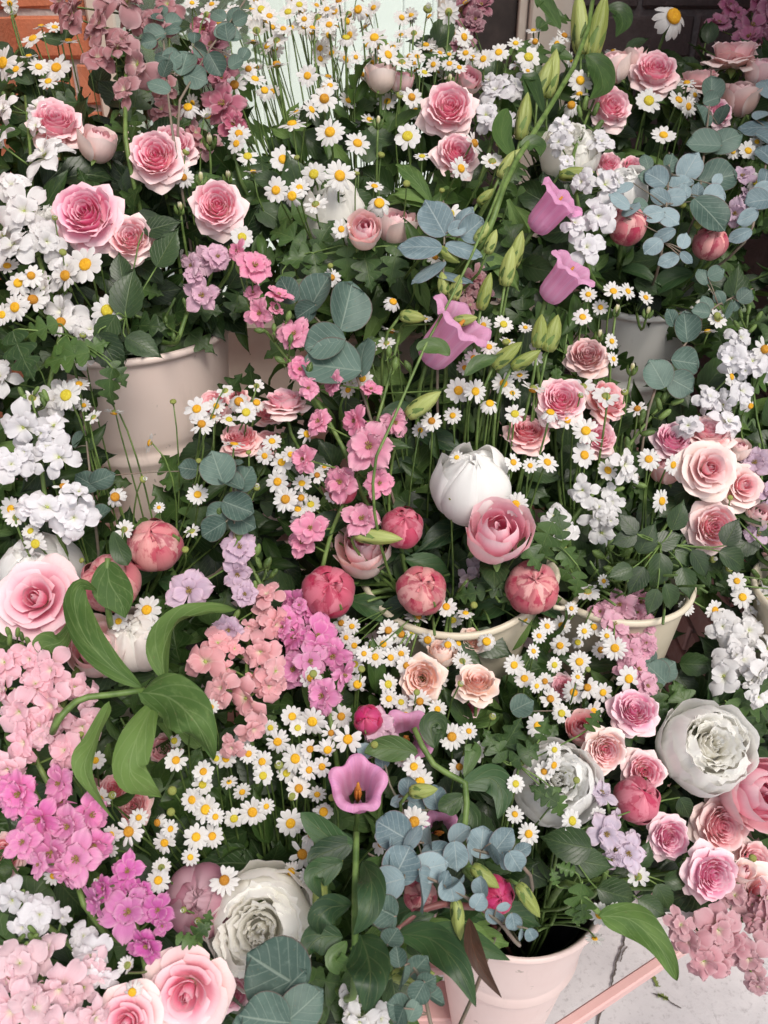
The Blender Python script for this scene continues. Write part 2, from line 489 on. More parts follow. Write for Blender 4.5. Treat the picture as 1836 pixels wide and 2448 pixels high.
# back wall beside the window
brick_wall('brick_wall', 'dark brick pier between window post and dark side wall', (.325, 1.62, 0), (1, 0, 0), .30, 2.05,
           lambda z, x: ('dark', M_bdark), M_mortd)
brick_wall('brick_wall', 'narrow orange brick pier left of the bright window', (-.65, 1.62, 0), (1, 0, 0), .145, 2.05,
           lambda z, x: ('orange', M_borange), M_mortar)
# window frame and glass
M_cream = plain_mat('cream_paint', col('d8cbbd', .85), col('e0d5c8', .85), .4, 25, .1)
M_dkwood_gap = plain_mat('dark_wood_and_gap', (.03, .022, .02), (.055, .04, .036), .6, 30, .3)
m, n, l, b, out = new_mat('window_glass')
b.inputs['Base Color'].default_value = (.95, 1, .97, 1); b.inputs['Roughness'].default_value = .05
tb = n.new('ShaderNodeBsdfTransparent'); tb.inputs[0].default_value = (.92, .97, .94, 1)
mx = n.new('ShaderNodeMixShader'); mx.inputs[0].default_value = .93
l.new(b.outputs[0], mx.inputs[1]); l.new(tb.outputs[0], mx.inputs[2]); l.new(mx.outputs[0], out.inputs[0])
M_glass = m
wf = thing('window', (-.1, 1.64, .6), 'bright cream framed window behind the massed daisies', 'window')
def wbox(name, mat, *a, bev=.004):
    x0, x1, y0, y1, z0, z1 = a
    v, f = bevel_box(x1-x0, y1-y0, z1-z0, bev)
    return part(name, MB().add(v, f).mesh(name, mat, False), wf, trans((x0+x1)/2, (y0+y1)/2, (z0+z1)/2))
wbox('frame_post', M_cream, .245, .318, 1.60, 1.70, .0, 2.05)
wbox('frame_post', M_cream, -.50, -.452, 1.60, 1.70, .0, 2.05)
wbox('bead', M_cream, .228, .243, 1.615, 1.66, .74, 2.05, bev=.002)
wbox('frame_head', M_cream, -.451, .244, 1.605, 1.69, 1.98, 2.05)
wbox('sill', M_cream, -.451, .244, 1.56, 1.69, .70, .735)
wbox('glazing_bar', M_cream, .092, .116, 1.625, 1.655, .735, 1.98, bev=.002)
wbox('lower_panel', M_cream, -.451, .244, 1.63, 1.66, .0, .70)
wbox('pane', M_glass, -.451, .091, 1.637, 1.641, .736, 1.979, bev=.0008)
wbox('dark_gap_sheet', M_dkwood_gap, .1165, .2275, 1.63, 1.65, .736, 1.979, bev=.002)  # dark sheet added for the dim inside and foliage behind the frame
# added near-white boarded fence and shrub in the open beyond the window
M_backdrop = plain_mat('bright_backdrop', (.87, .89, .865), (.91, .92, .90), .6, 8, .1)  # boards added to fill the window with brightness, glare put into the colour
fn = thing('window_backdrop', (-.2, 4.5, 0), 'added near-white board fence seen through the window', 'backdrop')
fv, ff = bevel_box(.135, .03, 2.3, .006)
fm = MB().add(fv, ff).mesh('board', M_backdrop, False)
for i in range(24):
    part('board', fm, fn, trans(-1.9+i*.1372, 4.5+rng.uniform(-.004, .004), 1.15+rng.uniform(-.01, .01)))
for z in (.35, 1.95):
    v, f = bevel_box(3.3, .05, .09, .006)
    part('rail', MB().add(v, f).mesh('rail', M_backdrop, False), fn, trans(-.37, 4.545, z))

# ------------------------------------------------------------------ the stand
M_pink = plain_mat('pink_paint', col('dfb2ae', .92), col('e6bdb8', .92), .35, 12, .06)
stand = thing('flower_stand', (0, .8, 0), 'pink painted three step flower stand under the buckets', 'stand')
def sbox(name, x0, x1, y0, y1, z0, z1, bev=.002):
    v, f = bevel_box(x1-x0, y1-y0, z1-z0, bev)
    return part(name, MB().add(v, f).mesh(name, M_pink, False), stand, trans((x0+x1)/2, (y0+y1)/2, (z0+z1)/2))
T1, T2, T3 = .735, .50, .25          # shelf heights
def shelf(z, x0, x1, y0, y1, n):
    wv = (y1-y0)/n
    for i in range(n):
        sbox('shelf_slat', x0, x1, y0+i*wv+.006, y0+(i+1)*wv-.006, z-.014, z)
    for x in (x0+.03, (x0+x1)/2, x1-.03):
        sbox('cross_bar', x-.012, x+.012, y0+.004, y1-.004, z-.034, z-.0145)
shelf(T1, -.52, .46, .775, 1.15, 6)
shelf(T2, -.50, .525, .585, .768, 3)
shelf(T3, -.50, .172, .425, .60, 3)
for x in (-.52, .44):
    sbox('leg', x-.012, x+.012, 1.128, 1.152, 0, T1-.035); sbox('leg', x-.012, x+.012, .772, .796, 0, T1-.035)
for x, y in ((-.50, .582), (.505, .742)):
    sbox('leg', x-.012, x+.012, y, y+.022, 0, T2-.035)
for x, y in ((-.50, .418), (.10, .560)):
    sbox('leg', x-.012, x+.012, y, y+.022, 0, T3-.035)
# splayed side rail that runs from the front step back to the right
a, b2 = np.array([.178, .470, T3-.012]), np.array([.395, .592, T3-.012])
d = unit(b2-a); L = np.linalg.norm(b2-a)
v, f = bevel_box(L, .013, .016, .002)
mm = np.eye(4); mm[:3, 0] = d; mm[:3, 1] = np.cross((0, 0, 1), d); mm[:3, 3] = (a+b2)/2
part('side_rail', MB().add(v, f).mesh('side_rail', M_pink, False), stand, mm)

# ------------------------------------------------------------------ buckets
def enamel(name, c1, c2):
    m, n, l, b, out = new_mat(name)
    tc = n.new('ShaderNodeTexCoord'); ob = tc.outputs['Object']
    n1 = noise_n(n, l, ob, 9., 5, .6); n2 = noise_n(n, l, vec_scale(n, l, ob, (60, 60, 7)), 1.0, 5, .7); n3 = noise_n(n, l, ob, 70., 3, .5)
    c = mix_n(n, l, ramp_n(n, l, n1, .3, .7), c1, c2)
    c = mix_n(n, l, math_n(n, l, 'MULTIPLY', ramp_n(n, l, n2, .56, .8), .35), c, mixc(c1, (.30, .26, .2), .6))     # dried drips
    c = mix_n(n, l, math_n(n, l, 'MULTIPLY', ramp_n(n, l, n3, .70, .74), .55), c, (.22, .18, .13))                  # specks
    l.new(c, b.inputs['Base Color'])
    l.new(math_n(n, l, 'ADD', .30, math_n(n, l, 'MULTIPLY', n2, .25)), b.inputs['Roughness'])
    bump_n(n, l, n1, .06, .003, [b])
    return m
M_beige = enamel('beige_enamel', col('f0dbd1', .98), col('f3e1d8', .98))
M_crm = enamel('cream_enamel', col('d8ccb4', .9), col('e3d9c4', .9))
M_ros = enamel('pink_enamel', col('e6cdc8', .92), col('ecd7d2', .92))
M_wht = enamel('white_enamel', col('ecebe6', 1.), col('f2f1ee', 1.))
M_liner = plain_mat('black_plastic', (.012, .013, .018), (.02, .02, .026), .5, 20)
BUCKETS = []
def bucket(cx, cy, z0, h, rt, rb, mat, label, beads=(.62,), ears=None, liner=True, wob=0.0):
    t = thing('flower_bucket', (cx, cy, z0), label, 'bucket')
    prof = []
    N = 40
    for i in range(N+1):
        s = i/N; r = rb+(rt-rb)*s
        for bd in beads: r += .0035*math.exp(-((s-bd)*h/.0045)**2)-.0018*math.exp(-((s-bd)*h-.011)**2/.00002)
        prof.append((r, s*h))
    prof[0] = (rb-.004, 0)
    roll = [(rt+.0045*math.sin(q)+.0015, h+.0045*(1-math.cos(q))-.001) for q in np.linspace(.4, 3.0, 5)]
    inner = [(rt-.003, h-.001), (rt-.006, h-.02), (rt-.010-(rt-rb)*.5, h*.5), (rb-.006, .006), (.002, .006)]
    pr = [(.002, 0)]+prof+roll+inner
    vs, f, uv = revolve(pr, 56)
    vs = np.array(vs)
    if ears is not None:
        ang = np.arctan2(vs[:, 1], vs[:, 0])
        up = np.clip((vs[:, 2]-h*.72)/(h*.28), 0, 1)**1.5
        for ea, eh in ears:
            dd = np.abs((ang-ea+math.pi) % (2*math.pi)-math.pi)
            vs[:, 2] += up*eh*np.exp(-(dd/.62)**2)
            k = 1+up*.16*np.exp(-(dd/.5)**2)
            vs[:, 0] *= k; vs[:, 1] *= k
    body = part('body', MB().add(vs, f, uv).mesh('body', mat), t, trans(cx, cy, z0))
    if ears is not None:
        for ea, eh in ears:          # a bent wire loop through each ear
            c0 = np.array([math.cos(ea), math.sin(ea), 0]); s0 = np.array([-math.sin(ea), math.cos(ea), 0])
            pts = [c0*(rt*1.13+.006)+s0*(.034*math.cos(q))+np.array([0, 0, h+eh*.70])+(c0*.022+np.array([0, 0, -.006]))*math.sin(q) for q in np.linspace(0, math.pi, 11)]
            tv, tf, tuv = tube(pts, .0026, 7)
            part('handle', MB().add(tv, tf, tuv).mesh('handle', mat), t, trans(cx, cy, z0))
    if liner:
        k = rt-.012
        lv, lf, luv = revolve([(k, h-.022), (k-.002, h-.024), (rb+(rt-rb)*.5-.012, h*.5), (.002, h*.5)], 32)
        part('liner', MB().add(lv, lf, luv).mesh('liner', M_liner), t, trans(cx, cy, z0))
    BUCKETS.append(dict(c=np.array([cx, cy, z0+h]), r=rt, h=h, t=t))
    return t
bucket(-.283, .872, T1, .208, .109, .092, M_beige, 'large ridged beige bucket holding pink spray roses', beads=(.44,))
bucket(-.015, .985, T1, .190, .095, .080, M_beige, 'beige bucket below the blue disc eucalyptus leaves', beads=(.5,))
bucket(.318, 1.03, T1, .190, .079, .052, M_wht, 'white eared bucket beside the dark brick wall', beads=(.5,), ears=((.05, .045), (math.pi+.05, .045)))
bucket(.071, .675, T2, .242, .086, .060, M_crm, 'cream bucket with red peony buds over its rim', beads=(.55,), ears=((math.pi-.25, .022), (-.25, .022)))
bucket(.243, .690, T2, .236, .075, .048, M_crm, 'cream tapered bucket below pale spray roses by the brick', beads=(.55,))
bucket(-.285, .675, T2, .222, .086, .062, M_crm, 'cream bucket hidden under the large pink rose and peonies', beads=(.55,))
bucket(.128, .491, T3, .276, .086, .050, M_ros, 'pale pink tapered bucket over cracked paving', beads=(.62,))
bucket(-.335, .508, T3, .210, .090, .060, M_ros, 'pale pink bucket buried under hot pink larkspur', beads=(.62,))
bucket(-.105, .508, T3, .210, .090, .060, M_ros, 'pale pink bucket buried under the ruffled cream peony', beads=(.62,))
bucket(.462, .675, T2, .225, .070, .050, M_crm, 'cream bucket half hidden by white stock beside the brick', beads=(.55,))
RIM = [b['c'] for b in BUCKETS]
def pick_bucket(p):
    best, bi = 1e9, 0
    for i, b in enumerate(BUCKETS):
        q = b['c']+np.array([0, -.04, .14])
        dv = (p-q)*np.array([1.0, .8, .75])
        dd = np.linalg.norm(dv)
        if p[2] < b['c'][2]-.03: dd += .3
        if dd < best: best, bi = dd, i
    return bi
def stem_path(p, facing, bi=None, n=9, lead=.03):
    """from just behind a head at p down into its bucket"""
    if bi is None: bi = pick_bucket(p)
    b = BUCKETS[bi]; c = b['c']; r = b['r']-.02
    a = rng.uniform(0, 2*math.pi); q = r*.55*math.sqrt(rng.random())
    foot = c+np.array([q*math.cos(a), q*math.sin(a), -.105])
    out = p-c; out[2] = 0
    o = out/(np.linalg.norm(out)+1e-6)*min(np.linalg.norm(out), r*.80)
    rim = c+o+np.array([rng.uniform(-.008, .008), rng.uniform(-.008, .008), .004])
    ln = np.linalg.norm(p-rim)
    t0 = -facing*ln*.5+np.array([0, 0, -ln*.35])
    t1 = unit(foot-rim+(rim-p)*.35)*ln*.7
    up = hermite(p, t0, rim, t1, n)
    return np.concatenate([up, foot[None]]), bi
def stem_part(t, path, r0, r1, mat, sides=5):
    k = np.linspace(r0, r1, len(path))
    v, f, uv = tube(path, k, sides)
    return part('stem', MB().add(v, f, uv).mesh('stem', mat), t)
# ================================================================== FLOWER SHAPES (shared meshes)
def petal_patch(L, W, prof, nu=7, nv=5, bend=(0, 0), cup=0.0, tip=0.0, teeth=0, tooth=.0, ruffle=0.0, rk=3.0, ph=0.0, fold=0.0, ends=False):
    """a petal lying along +Y, upper face to +Z; bend = slope angle at the claw and at the rim"""
    vs = []; uv = []
    ys = [0.0]; zs = [0.0]
    us = [(1-math.cos(math.pi*i/(nu-1)))/2 if ends else 1-(1-i/(nu-1))**1.45 for i in range(nu)]
    for i in range(1, nu):
        a = bend[0]+(bend[1]-bend[0])*(us[i]+us[i-1])/2; ds = L*(us[i]-us[i-1])
        ys.append(ys[-1]+ds*math.cos(a)); zs.append(zs[-1]+ds*math.sin(a))
    for i in range(nu):
        u = us[i]; w = W*prof(u); a = bend[0]+(bend[1]-bend[0])*u
        for j in range(nv):
            v = -1+2*j/(nv-1)
            dl = tip*(1-abs(v))*u**4*L - (abs(v)**2.2)*.10*L*u**3
            if teeth: dl += tooth*L*u**6*math.cos(v*math.pi*teeth)
            nz = cup*w*v*v + fold*w*abs(v) + ruffle*L*u*u*(.3+.7*abs(v))*math.sin(rk*v*math.pi+ph+u*2)
            vs.append((v*w, ys[i]+dl*math.cos(a)-nz*math.sin(a), zs[i]+dl*math.sin(a)+nz*math.cos(a)))
            uv.append((.5+.5*v, u))
    return vs, grid_faces(nu, nv), uv
def shell_petal(L, r0, a0, a1, phi, z0=0.0, nu=9, nv=9, a2=None, tip=0.0, side=.18, ruffle=0.0, rk=2.5, ph=0.0, flat=0.0, seed=0):
    """a petal curved round the flower's axis; a0..a1 = its slope from the axis at claw and rim (radians), a2 = curl of the lip"""
    vs = []; uv = []
    for j in range(nv):
        v = -1+2*j/(nv-1)
        Lm = L*(1-side*abs(v)**2.6+tip*max(0, 1-abs(v)*2.2))
        r, z = r0, z0; ds = Lm/(nu-1)
        colv = []
        for i in range(nu):
            u = i/(nu-1)
            if i:
                uu = (i-.5)/(nu-1); a = a0+(a1-a0)*uu
                if a2 is not None and uu > .62: a += (a2-a1)*((uu-.62)/.38)**1.5*(.55+.45*abs(v))
                r += ds*math.sin(a); z += ds*math.cos(a)
            shp = (.38+.62*min(1, u/.55)**.8)*(1-.20*max(0, (u-.6)/.4)**2)
            th = v*phi*shp
            # edges ruffle in and out
            aa = a0+(a1-a0)*u
            rf = ruffle*L*u*u*math.sin(rk*math.pi*v+ph+1.3*u)*(.35+.65*abs(v))
            rr = r+rf*math.cos(aa); zz = z-rf*math.sin(aa)
            rc = rr*(1+flat*(1/max(math.cos(min(abs(th), 1.0)), .5)-1))
            colv.append(((rc*math.sin(th)), rc*math.cos(th), zz, .5+.5*v, u))
        vs.append(colv)
    V = []; 
    for i in range(nu):
        for j in range(nv):
            q = vs[j][i]; V.append(q[:3]); uv.append(q[3:])
    return V, grid_faces(nu, nv), uv
def one(name, vfu, mat, m=None): return MB().add(*vfu, m).mesh(name, mat)

# daisies
dp = lambda u: .55+.45*math.sin(min(1, u/.62)*math.pi/2) if u < .75 else math.sqrt(max(.08, 1-((u-.75)/.31)**2))
DAISY_PETALS = [one('daisy_petal', petal_patch(.78, .168*k, dp, 7, 5, (b0, b1), c, 0, 1.5, .015, .012, 2, k*9), M_daisy)
                for k, b0, b1, c in ((1, .12, -.1, -.18), (.92, .25, -.25, -.22), (1.06, .05, .08, -.12), (.88, .1, -.5, -.3))]
DAISY_WILT = [one('daisy_petal', petal_patch(.74, .13, dp, 7, 5, (b0, b1), -.3, 0, 1.5, .015, .02, 2, b1), M_daisy) for b0, b1 in ((-.2, -1.0), (0, -.9))]
def disc_mesh(h):
    mb = MB(); vs = []; n = 90
    prof = [(.002, h*.86), (.07, h*.93), (.16, h), (.24, h*.86), (.31, h*.55), (.335, h*.2), (.30, -.06), (.12, -.10)]
    v, f, uv = revolve(prof, 18)
    mb.add(np.array(v)*(1+rng.normal(0, .012, (len(v), 1))), f, uv)
    ov = np.array([(1, 0, 0), (0, 1, 0), (-1, 0, 0), (0, -1, 0), (0, 0, 1)])
    of = [(0, 1, 4), (1, 2, 4), (2, 3, 4), (3, 0, 4)]
    for k in range(n):                     # the tiny tube florets of the disc
        q = k*2.39996; r = .325*math.sqrt((k+.5)/n)
        z = np.interp(r, [0, .07, .16, .24, .31, .335], [h*.86, h*.93, h, h*.86, h*.55, h*.3])
        mb.add(ov*np.array([.020, .020, .034])+np.array([r*math.cos(q), r*math.sin(q), z-.006]), of)
    return mb.mesh('disc', M_disc)
DISCS = [disc_mesh(h) for h in (.17, .22, .30)]
def calyx_mesh():
    v, f, uv = revolve([(.03, -.26), (.10, -.22), (.24, -.14), (.31, -.05), (.30, .0), (.1, -.02)], 12)
    return MB().add(v, f, uv).mesh('calyx', M_budgreen)
CALYX = calyx_mesh()
def daisybud_mesh():
    v, f, uv = revolve([(.02, -.30), (.25, -.24), (.44, -.05), (.46, .12), (.36, .28), (.15, .34), (.01, .33)], 12)
    mb = MB().add(v, f, uv)
    return mb.mesh('bud', M_budgreen)
DBUD = daisybud_mesh()
def tuft_mesh():
    mb = MB()
    for k in range(9):
        v, f, uv = petal_patch(.5, .09, dp, 5, 3, (1.35, 1.5), -.2)
        mb.add(v, f, uv, rotz(k*.7)@trans(0, .16, .15))
    return mb.mesh('petal_tuft', M_daisy)
TUFT = tuft_mesh()

# roses: a list of (mesh, spin, t) with t running 0 at the heart to 1 at the outermost petal
def make_rose(kind, seed):
    r = random.Random(seed); out = []
    N = {'rosette': 44, 'tea': 26, 'cup': 17, 'bud': 9, 'peach': 36}[kind]
    for i in range(N):
        t = i/(N-1)
        j = lambda s: r.uniform(-s, s)
        if kind in ('rosette', 'peach'):
            if t < .70:                                      # crowded upright petals that fill the face
                s = t/.70
                L = .40+.24*s+j(.05); r0 = .03+.46*s**.9; a0 = R_(8+26*s+j(7)); a1 = R_(-16+24*s+j(9)); a2 = R_(20+55*s+j(18))
                phi = min(1.35, .42/(r0+.16))*(1+j(.12)); z0 = .16-.16*s; rf = .035+.03*s; tip = .07; side = .10
            else:                                            # broad outer petals that roll back to a point
                s = (t-.70)/.30
                L = .70+.16*s+j(.05); r0 = .16; a0 = R_(58+18*s+j(5)); a1 = R_(44+42*s+j(8)); a2 = R_(105+55*s+j(15))
                phi = .80+j(.08); z0 = -.02-.16*s; rf = .05+(.03 if kind == 'peach' else 0); tip = .13+.05*r.random(); side = .12
        elif kind == 'tea':
            L = .95+.28*t+j(.04); a0 = R_(16+52*t**.8+j(4)); a1 = R_(-22+92*t**1.3+j(6)); a2 = R_(0+150*t+j(12)) if t > .3 else None
            phi = 1.35-.55*t; r0 = .02+.08*t; z0 = -.10-.18*t; rf = .014+.02*t; tip = .06*(t > .35); side = .10
        elif kind == 'cup':
            L = 1.15+.42*t+j(.04); a0 = R_(26+60*t**.7+j(4)); a1 = R_(-34+4*t+j(5)); a2 = R_(-26+62*t**2+j(8)) if t > .5 else None
            phi = 1.35-.35*t; r0 = .02+.06*t; z0 = -.35-.12*t; rf = .010+.015*t; tip = .03; side = .12
        else:
            L = 1.5+.2*t; a0 = R_(38+22*t); a1 = R_(-34+12*t); a2 = R_(-10+60*t) if t > .6 else None
            phi = 1.5-.4*t; r0 = .03+.05*t; z0 = -.6-.1*t; rf = .012; tip = .05; side = .18
        nv = 9 if t > .25 else 7
        q = shell_petal(L, r0, a0, a1, phi, z0, 9, nv, a2, tip, side, rf, r.choice((1.5, 2, 2.5)), r.uniform(0, 6), 0, 0)
        out.append((one('petal', q, M_rose), i*2.39996+j(.25), t))
    return out
ROSES = {'rosette': [make_rose('rosette', s) for s in (1, 2, 3, 4)], 'tea': [make_rose('tea', s) for s in (5, 6)],
         'cup': [make_rose('cup', s) for s in (8, 9)], 'bud': [make_rose('bud', s) for s in (11, 12)], 'peach': [make_rose('peach', s) for s in (14, 15)]}
def ovate(u): return math.sin(math.pi*min(1, u**.75))**.85*(1-.15*u)
def lance(u): return math.sin(math.pi*u**.8)**1.1
def roundp(u): return math.sqrt(max(0.0004, 1-(2*u-1)**2))**.95
def spat(u): return (.22+.78*math.sin(math.pi*min(1, (u*.94))**1.35))*(1 if u < .93 else .72)
SEPAL = one('sepal', petal_patch(1.0, .16, lance, 6, 3, (.3, -1.2), .2), M_sepal)
hipv, hipf, hipu = revolve([(.07, -.52), (.16, -.42), (.19, -.28), (.14, -.16), (.05, -.12)], 10)
HIP = MB().add(hipv, hipf, hipu).mesh('hip', M_sepal)

# peonies
def make_peony(kind, seed):
    r = random.Random(seed); out = []
    j = lambda s: r.uniform(-s, s)
    if kind == 'globe':
        for i in range(12):
            t = i/11; Rr = .78+.20*t; a1 = -120+56*t+j(9)
            q = shell_petal(Rr*R_(88-a1), .03, R_(88), R_(a1), 1.0-.22*t+j(.14), -Rr*.98, 14, 11, R_(a1+34+j(14)), .02, .13+j(.05), .026, r.choice((1.5, 2, 3)), r.uniform(0, 6))
            out.append((one('petal', q, M_peony, rotx(j(.20))), i*2.39996+j(.3), t))
    elif kind == 'open':
        for i in range(38):                                   # crumpled heart showing at the top of the ball
            s = i/37
            q = shell_petal(.46+.10*s+j(.08), .02+.56*s**.8, R_(0+18*s+j(14)), R_(-10+16*s+j(22)), min(1.2, .36/(.14+.50*s))*(1+j(.25)), .46-.26*s, 7, 9, R_(20+34*s+j(34)), 0, .05, .085, r.choice((2.2, 3, 3.8)), r.uniform(0, 6))
            out.append((one('petal', q, M_peony), i*2.39996+j(.4), .3*s))
        for i in range(15):                                   # broad petals wrapped into a ball, their lips a little lifted
            t = i/14; Rr = .84+.20*t; a1 = -66+46*t+j(10)
            q = shell_petal(Rr*R_(88-a1), .04, R_(88), R_(a1), .84+j(.12), -Rr*.93, 13, 11, R_(a1+14+16*t+j(14)), .02, .10+j(.05), .03, r.choice((2, 3)), r.uniform(0, 6))
            out.append((one('petal', q, M_peony, rotx(j(.12))), i*2.39996+j(.3), .4+.6*t))
    else:                                                     # tight bud: pale petals inside, red scale-like ones outside
        for i in range(11):
            t = i/10; Rr = .90+.10*t; a1 = (-116+20*t+j(8)) if t < .5 else (-70+80*(t-.5)+j(22))
            q = shell_petal(Rr*R_(90-a1), .03, R_(90), R_(a1), 1.15-.35*t+j(.15), -Rr, 13, 9, None, .03, .18, .010, r.choice((1.5, 2)), r.uniform(0, 6))
            out.append((one('petal', q, M_bud, rotx(j(.30))), i*2.39996, t))
    return out
PEONY = {'globe': [make_peony('globe', s) for s in (21, 22)], 'open': [make_peony('open', s) for s in (23, 24)], 'bud': [make_peony('bud', s) for s in (25, 26, 27)]}
PSEPAL = [one('sepal', shell_petal(L, .03, R_(90), R_(-40), ph_, -.95, 8, 5, None, .15, .5, .01, 1, 0), M_sepal) for L, ph_ in ((1.5, .42), (1.0, .6), (1.9, .34))]

# florets of stock and larkspur
def obov(u): return (.16+.84*math.sin(min(1, u/.70)*math.pi/2)**1.4)*(1 if u < .70 else math.sqrt(max(.05, 1-((u-.70)/.307)**2)))
def pointed(u): return (.16+.84*math.sin(min(1, u/.66)*math.pi/2)**1.3)*(1 if u < .66 else math.sqrt(max(.05, 1-((u-.66)/.36)**2)))
def stock_floret(seed, n_out, n_in):
    r = random.Random(seed); mb = MB(); j = lambda s: r.uniform(-s, s)
    for k in range(n_out):
        q = petal_patch(1.0+j(.14), .34+j(.06), obov, 9, 7, (R_(46+j(16)), R_(-70+j(34))), -.12+j(.35), 0, 0, 0, .075, r.choice((1, 1.5)), r.uniform(0, 6), j(.12))
        mb.add(*q, rotz(k*2*math.pi/n_out+j(.35))@trans(0, .04, j(.06)))
    for k in range(n_in):
        q = petal_patch(.70+j(.14), .29+j(.06), obov, 7, 7, (R_(62+j(14)), R_(-18+j(45))), -.15+j(.5), 0, 0, 0, .09, r.choice((1.5, 2.2)), r.uniform(0, 6), .1+j(.2))
        mb.add(*q, rotz(k*2.4+.5+j(.4))@trans(0, .03, .05+.02*k)@scl(1-.05*k))
    return mb.mesh('floret', M_stock)
STOCK = [stock_floret(s, a, b) for s, a, b in ((31, 4, 6), (32, 5, 8), (33, 4, 4), (34, 5, 10), (35, 4, 8), (36, 6, 9), (37, 5, 7), (38, 4, 5))]
def lark_floret(seed, n_out, n_in):
    r = random.Random(seed); mb = MB(); j = lambda s: r.uniform(-s, s)
    for k in range(n_out):
        q = petal_patch(.95+j(.10), .40+j(.06), pointed, 9, 9, (R_(34+j(14)), R_(-26+j(30))), .05+j(.25), .05, 2.5, .05, .125, r.choice((2, 2.6)), r.uniform(0, 6))
        mb.add(*q, rotz(k*2*math.pi/n_out+j(.2))@trans(0, .04, 0))
    for k in range(n_in):
        q = petal_patch(.64+j(.12), .30+j(.05), pointed, 7, 7, (R_(56+j(12)), R_(6+j(30))), .1+j(.3), .05, 2.5, .05, .14, 2.2, r.uniform(0, 6))
        mb.add(*q, rotz(k*2*math.pi/max(1, n_in)+.6+j(.25))@trans(0, .03, .04))
    tv, tf, tu = tube(np.array([(0, 0, .05), (0, -.08, -.25), (0, -.05, -.6), (.0, .06, -.95)]), [.13, .10, .06, .02], 6)
    mb.add(tv, tf, np.array(tu)*[1, .3]+[0, .3])
    return mb.mesh('floret', M_lark)
LARK = [lark_floret(s, a, b) for s, a, b in ((41, 5, 7), (42, 5, 4), (43, 5, 8), (44, 6, 6), (45, 5, 3), (46, 6, 8))]
def stamens(n, r0, h, mat, name='flower_centre', k=1.0):
    mb = MB(); v, f, uv = revolve([(.004, .10*k), (.06*k, .08*k), (.07*k, .0), (.02, -.05)], 8); mb.add(v, f, uv)
    for i in range(n):
        q = i*2.4; rr = r0*(.5+.5*((i*7) % 5)/4)
        v, f, uv = tube(np.array([(0, 0, 0), (.5*rr*math.cos(q), .5*rr*math.sin(q), h*.6), (rr*math.cos(q), rr*math.sin(q), h)]), [.018, .015, .03], 4)
        mb.add(v, f, uv)
    return mb.mesh(name, mat)
M_greeneye = plain_mat('green_eye', col('9cab3e', .8), col('c9cf86', .85), .6, 200)
EYE_STOCK = stamens(5, .11, .10, M_greeneye)
EYE_LARK = stamens(9, .16, .20, M_stamen)
def bud_mesh(kind):
    mb = MB()
    if kind == 'lark':           # slim bud with a tail
        v, f, uv = revolve([(.03, -.9), (.22, -.75), (.42, -.25), (.44, .1), (.30, .5), (.10, .75), (.01, .8)], 10); mb.add(v, f, np.array(uv))
        v, f, uv = tube(np.array([(.2, 0, -.7), (.45, 0, -1.1), (.9, 0, -1.25)]), [.12, .08, .03], 5); mb.add(v, f, uv)
        return mb.mesh('bud', M_sepal)
    if kind == 'stock':
        v, f, uv = revolve([(.05, -1.0), (.34, -.85), (.40, -.3), (.40, .3), (.30, .7), (.05, .9)], 8); mb.add(v, f, uv)
        return mb.mesh('bud', M_sepal)
BUD_L, BUD_S = bud_mesh('lark'), bud_mesh('stock')
# bell flowers
def bell_mesh(ph=0.0):
    prof = [(.0, -1.5), (.28, -1.49), (.48, -1.42), (.61, -1.25), (.66, -1.0), (.68, -.7), (.70, -.45), (.74, -.25), (.83, -.07), (.97, .05), (1.10, .06), (1.18, -.03)]
    ns = 60; vs = []; uv = []
    for i, (r, z) in enumerate(prof):
        u = i/(len(prof)-1)
        for k in range(ns):
            q = 2*math.pi*k/ns
            lobe = math.cos(5*q)                      # five lobes at the mouth
            e = max(0, (i-6)/5.0)
            rr = r*(1+.045*math.cos(5*q)*u*(1-e)+.09*e*lobe)*(1+.035*e*math.sin(7*q+ph*2))
            zz = z+e**1.4*(.12*lobe-.02)+.035*e*math.sin(11*q+ph)+(-.10*e**3*max(0, lobe))
            if r > .3 and e < .5: rr *= 1+.018*math.cos(15*q+ph)
            vs.append((rr*math.cos(q), rr*math.sin(q), zz)); uv.append((.5+.5*math.sin(5*q), .15+.8*u))
    return MB().add(vs, grid_faces(len(prof), ns, True), uv).mesh('bell', M_bell)
BELLS = [bell_mesh(0), bell_mesh(2)]
def pistil_mesh():
    mb = MB(); v, f, uv = tube(np.array([(0, 0, -1.4), (.02, 0, -.9), (.0, .02, -.5), (0, 0, .0)]), [.05, .05, .12, .05], 8); mb.add(v, f, uv)
    for k in range(5):
        q = k*1.2566; v, f, uv = tube(np.array([(.05*math.cos(q), .05*math.sin(q), -1.35), (.13*math.cos(q), .13*math.sin(q), -.9), (.09*math.cos(q), .09*math.sin(q), -.45)]), [.03, .05, .05], 5); mb.add(v, f, uv)
    return mb.mesh('pistil', M_orange)
PISTIL = pistil_mesh()
BSEPAL = one('sepal', petal_patch(.75, .26, lance, 7, 5, (.9, 1.5), .3, 0, 0, 0, .05, 2, 1), M_fleaf)
def bellbud_mesh():
    prof = [(.03, -1.0), (.22, -.95), (.31, -.7), (.345, -.25), (.32, .2), (.235, .65), (.10, 1.0), (.01, 1.16)]
    ns = 30; vs = []; uv = []
    for i, (r, z) in enumerate(prof):
        for k in range(ns):
            q = 2*math.pi*k/ns; rr = r*(1+.16*abs(math.cos(2.5*q))-.08)
            vs.append((rr*math.cos(q), rr*math.sin(q), z)); uv.append(((5*k/ns) % 1.0, i/7))
    return MB().add(vs, grid_faces(len(prof), ns, True), uv).mesh('bud', M_bellbud)
BELLBUD = bellbud_mesh()
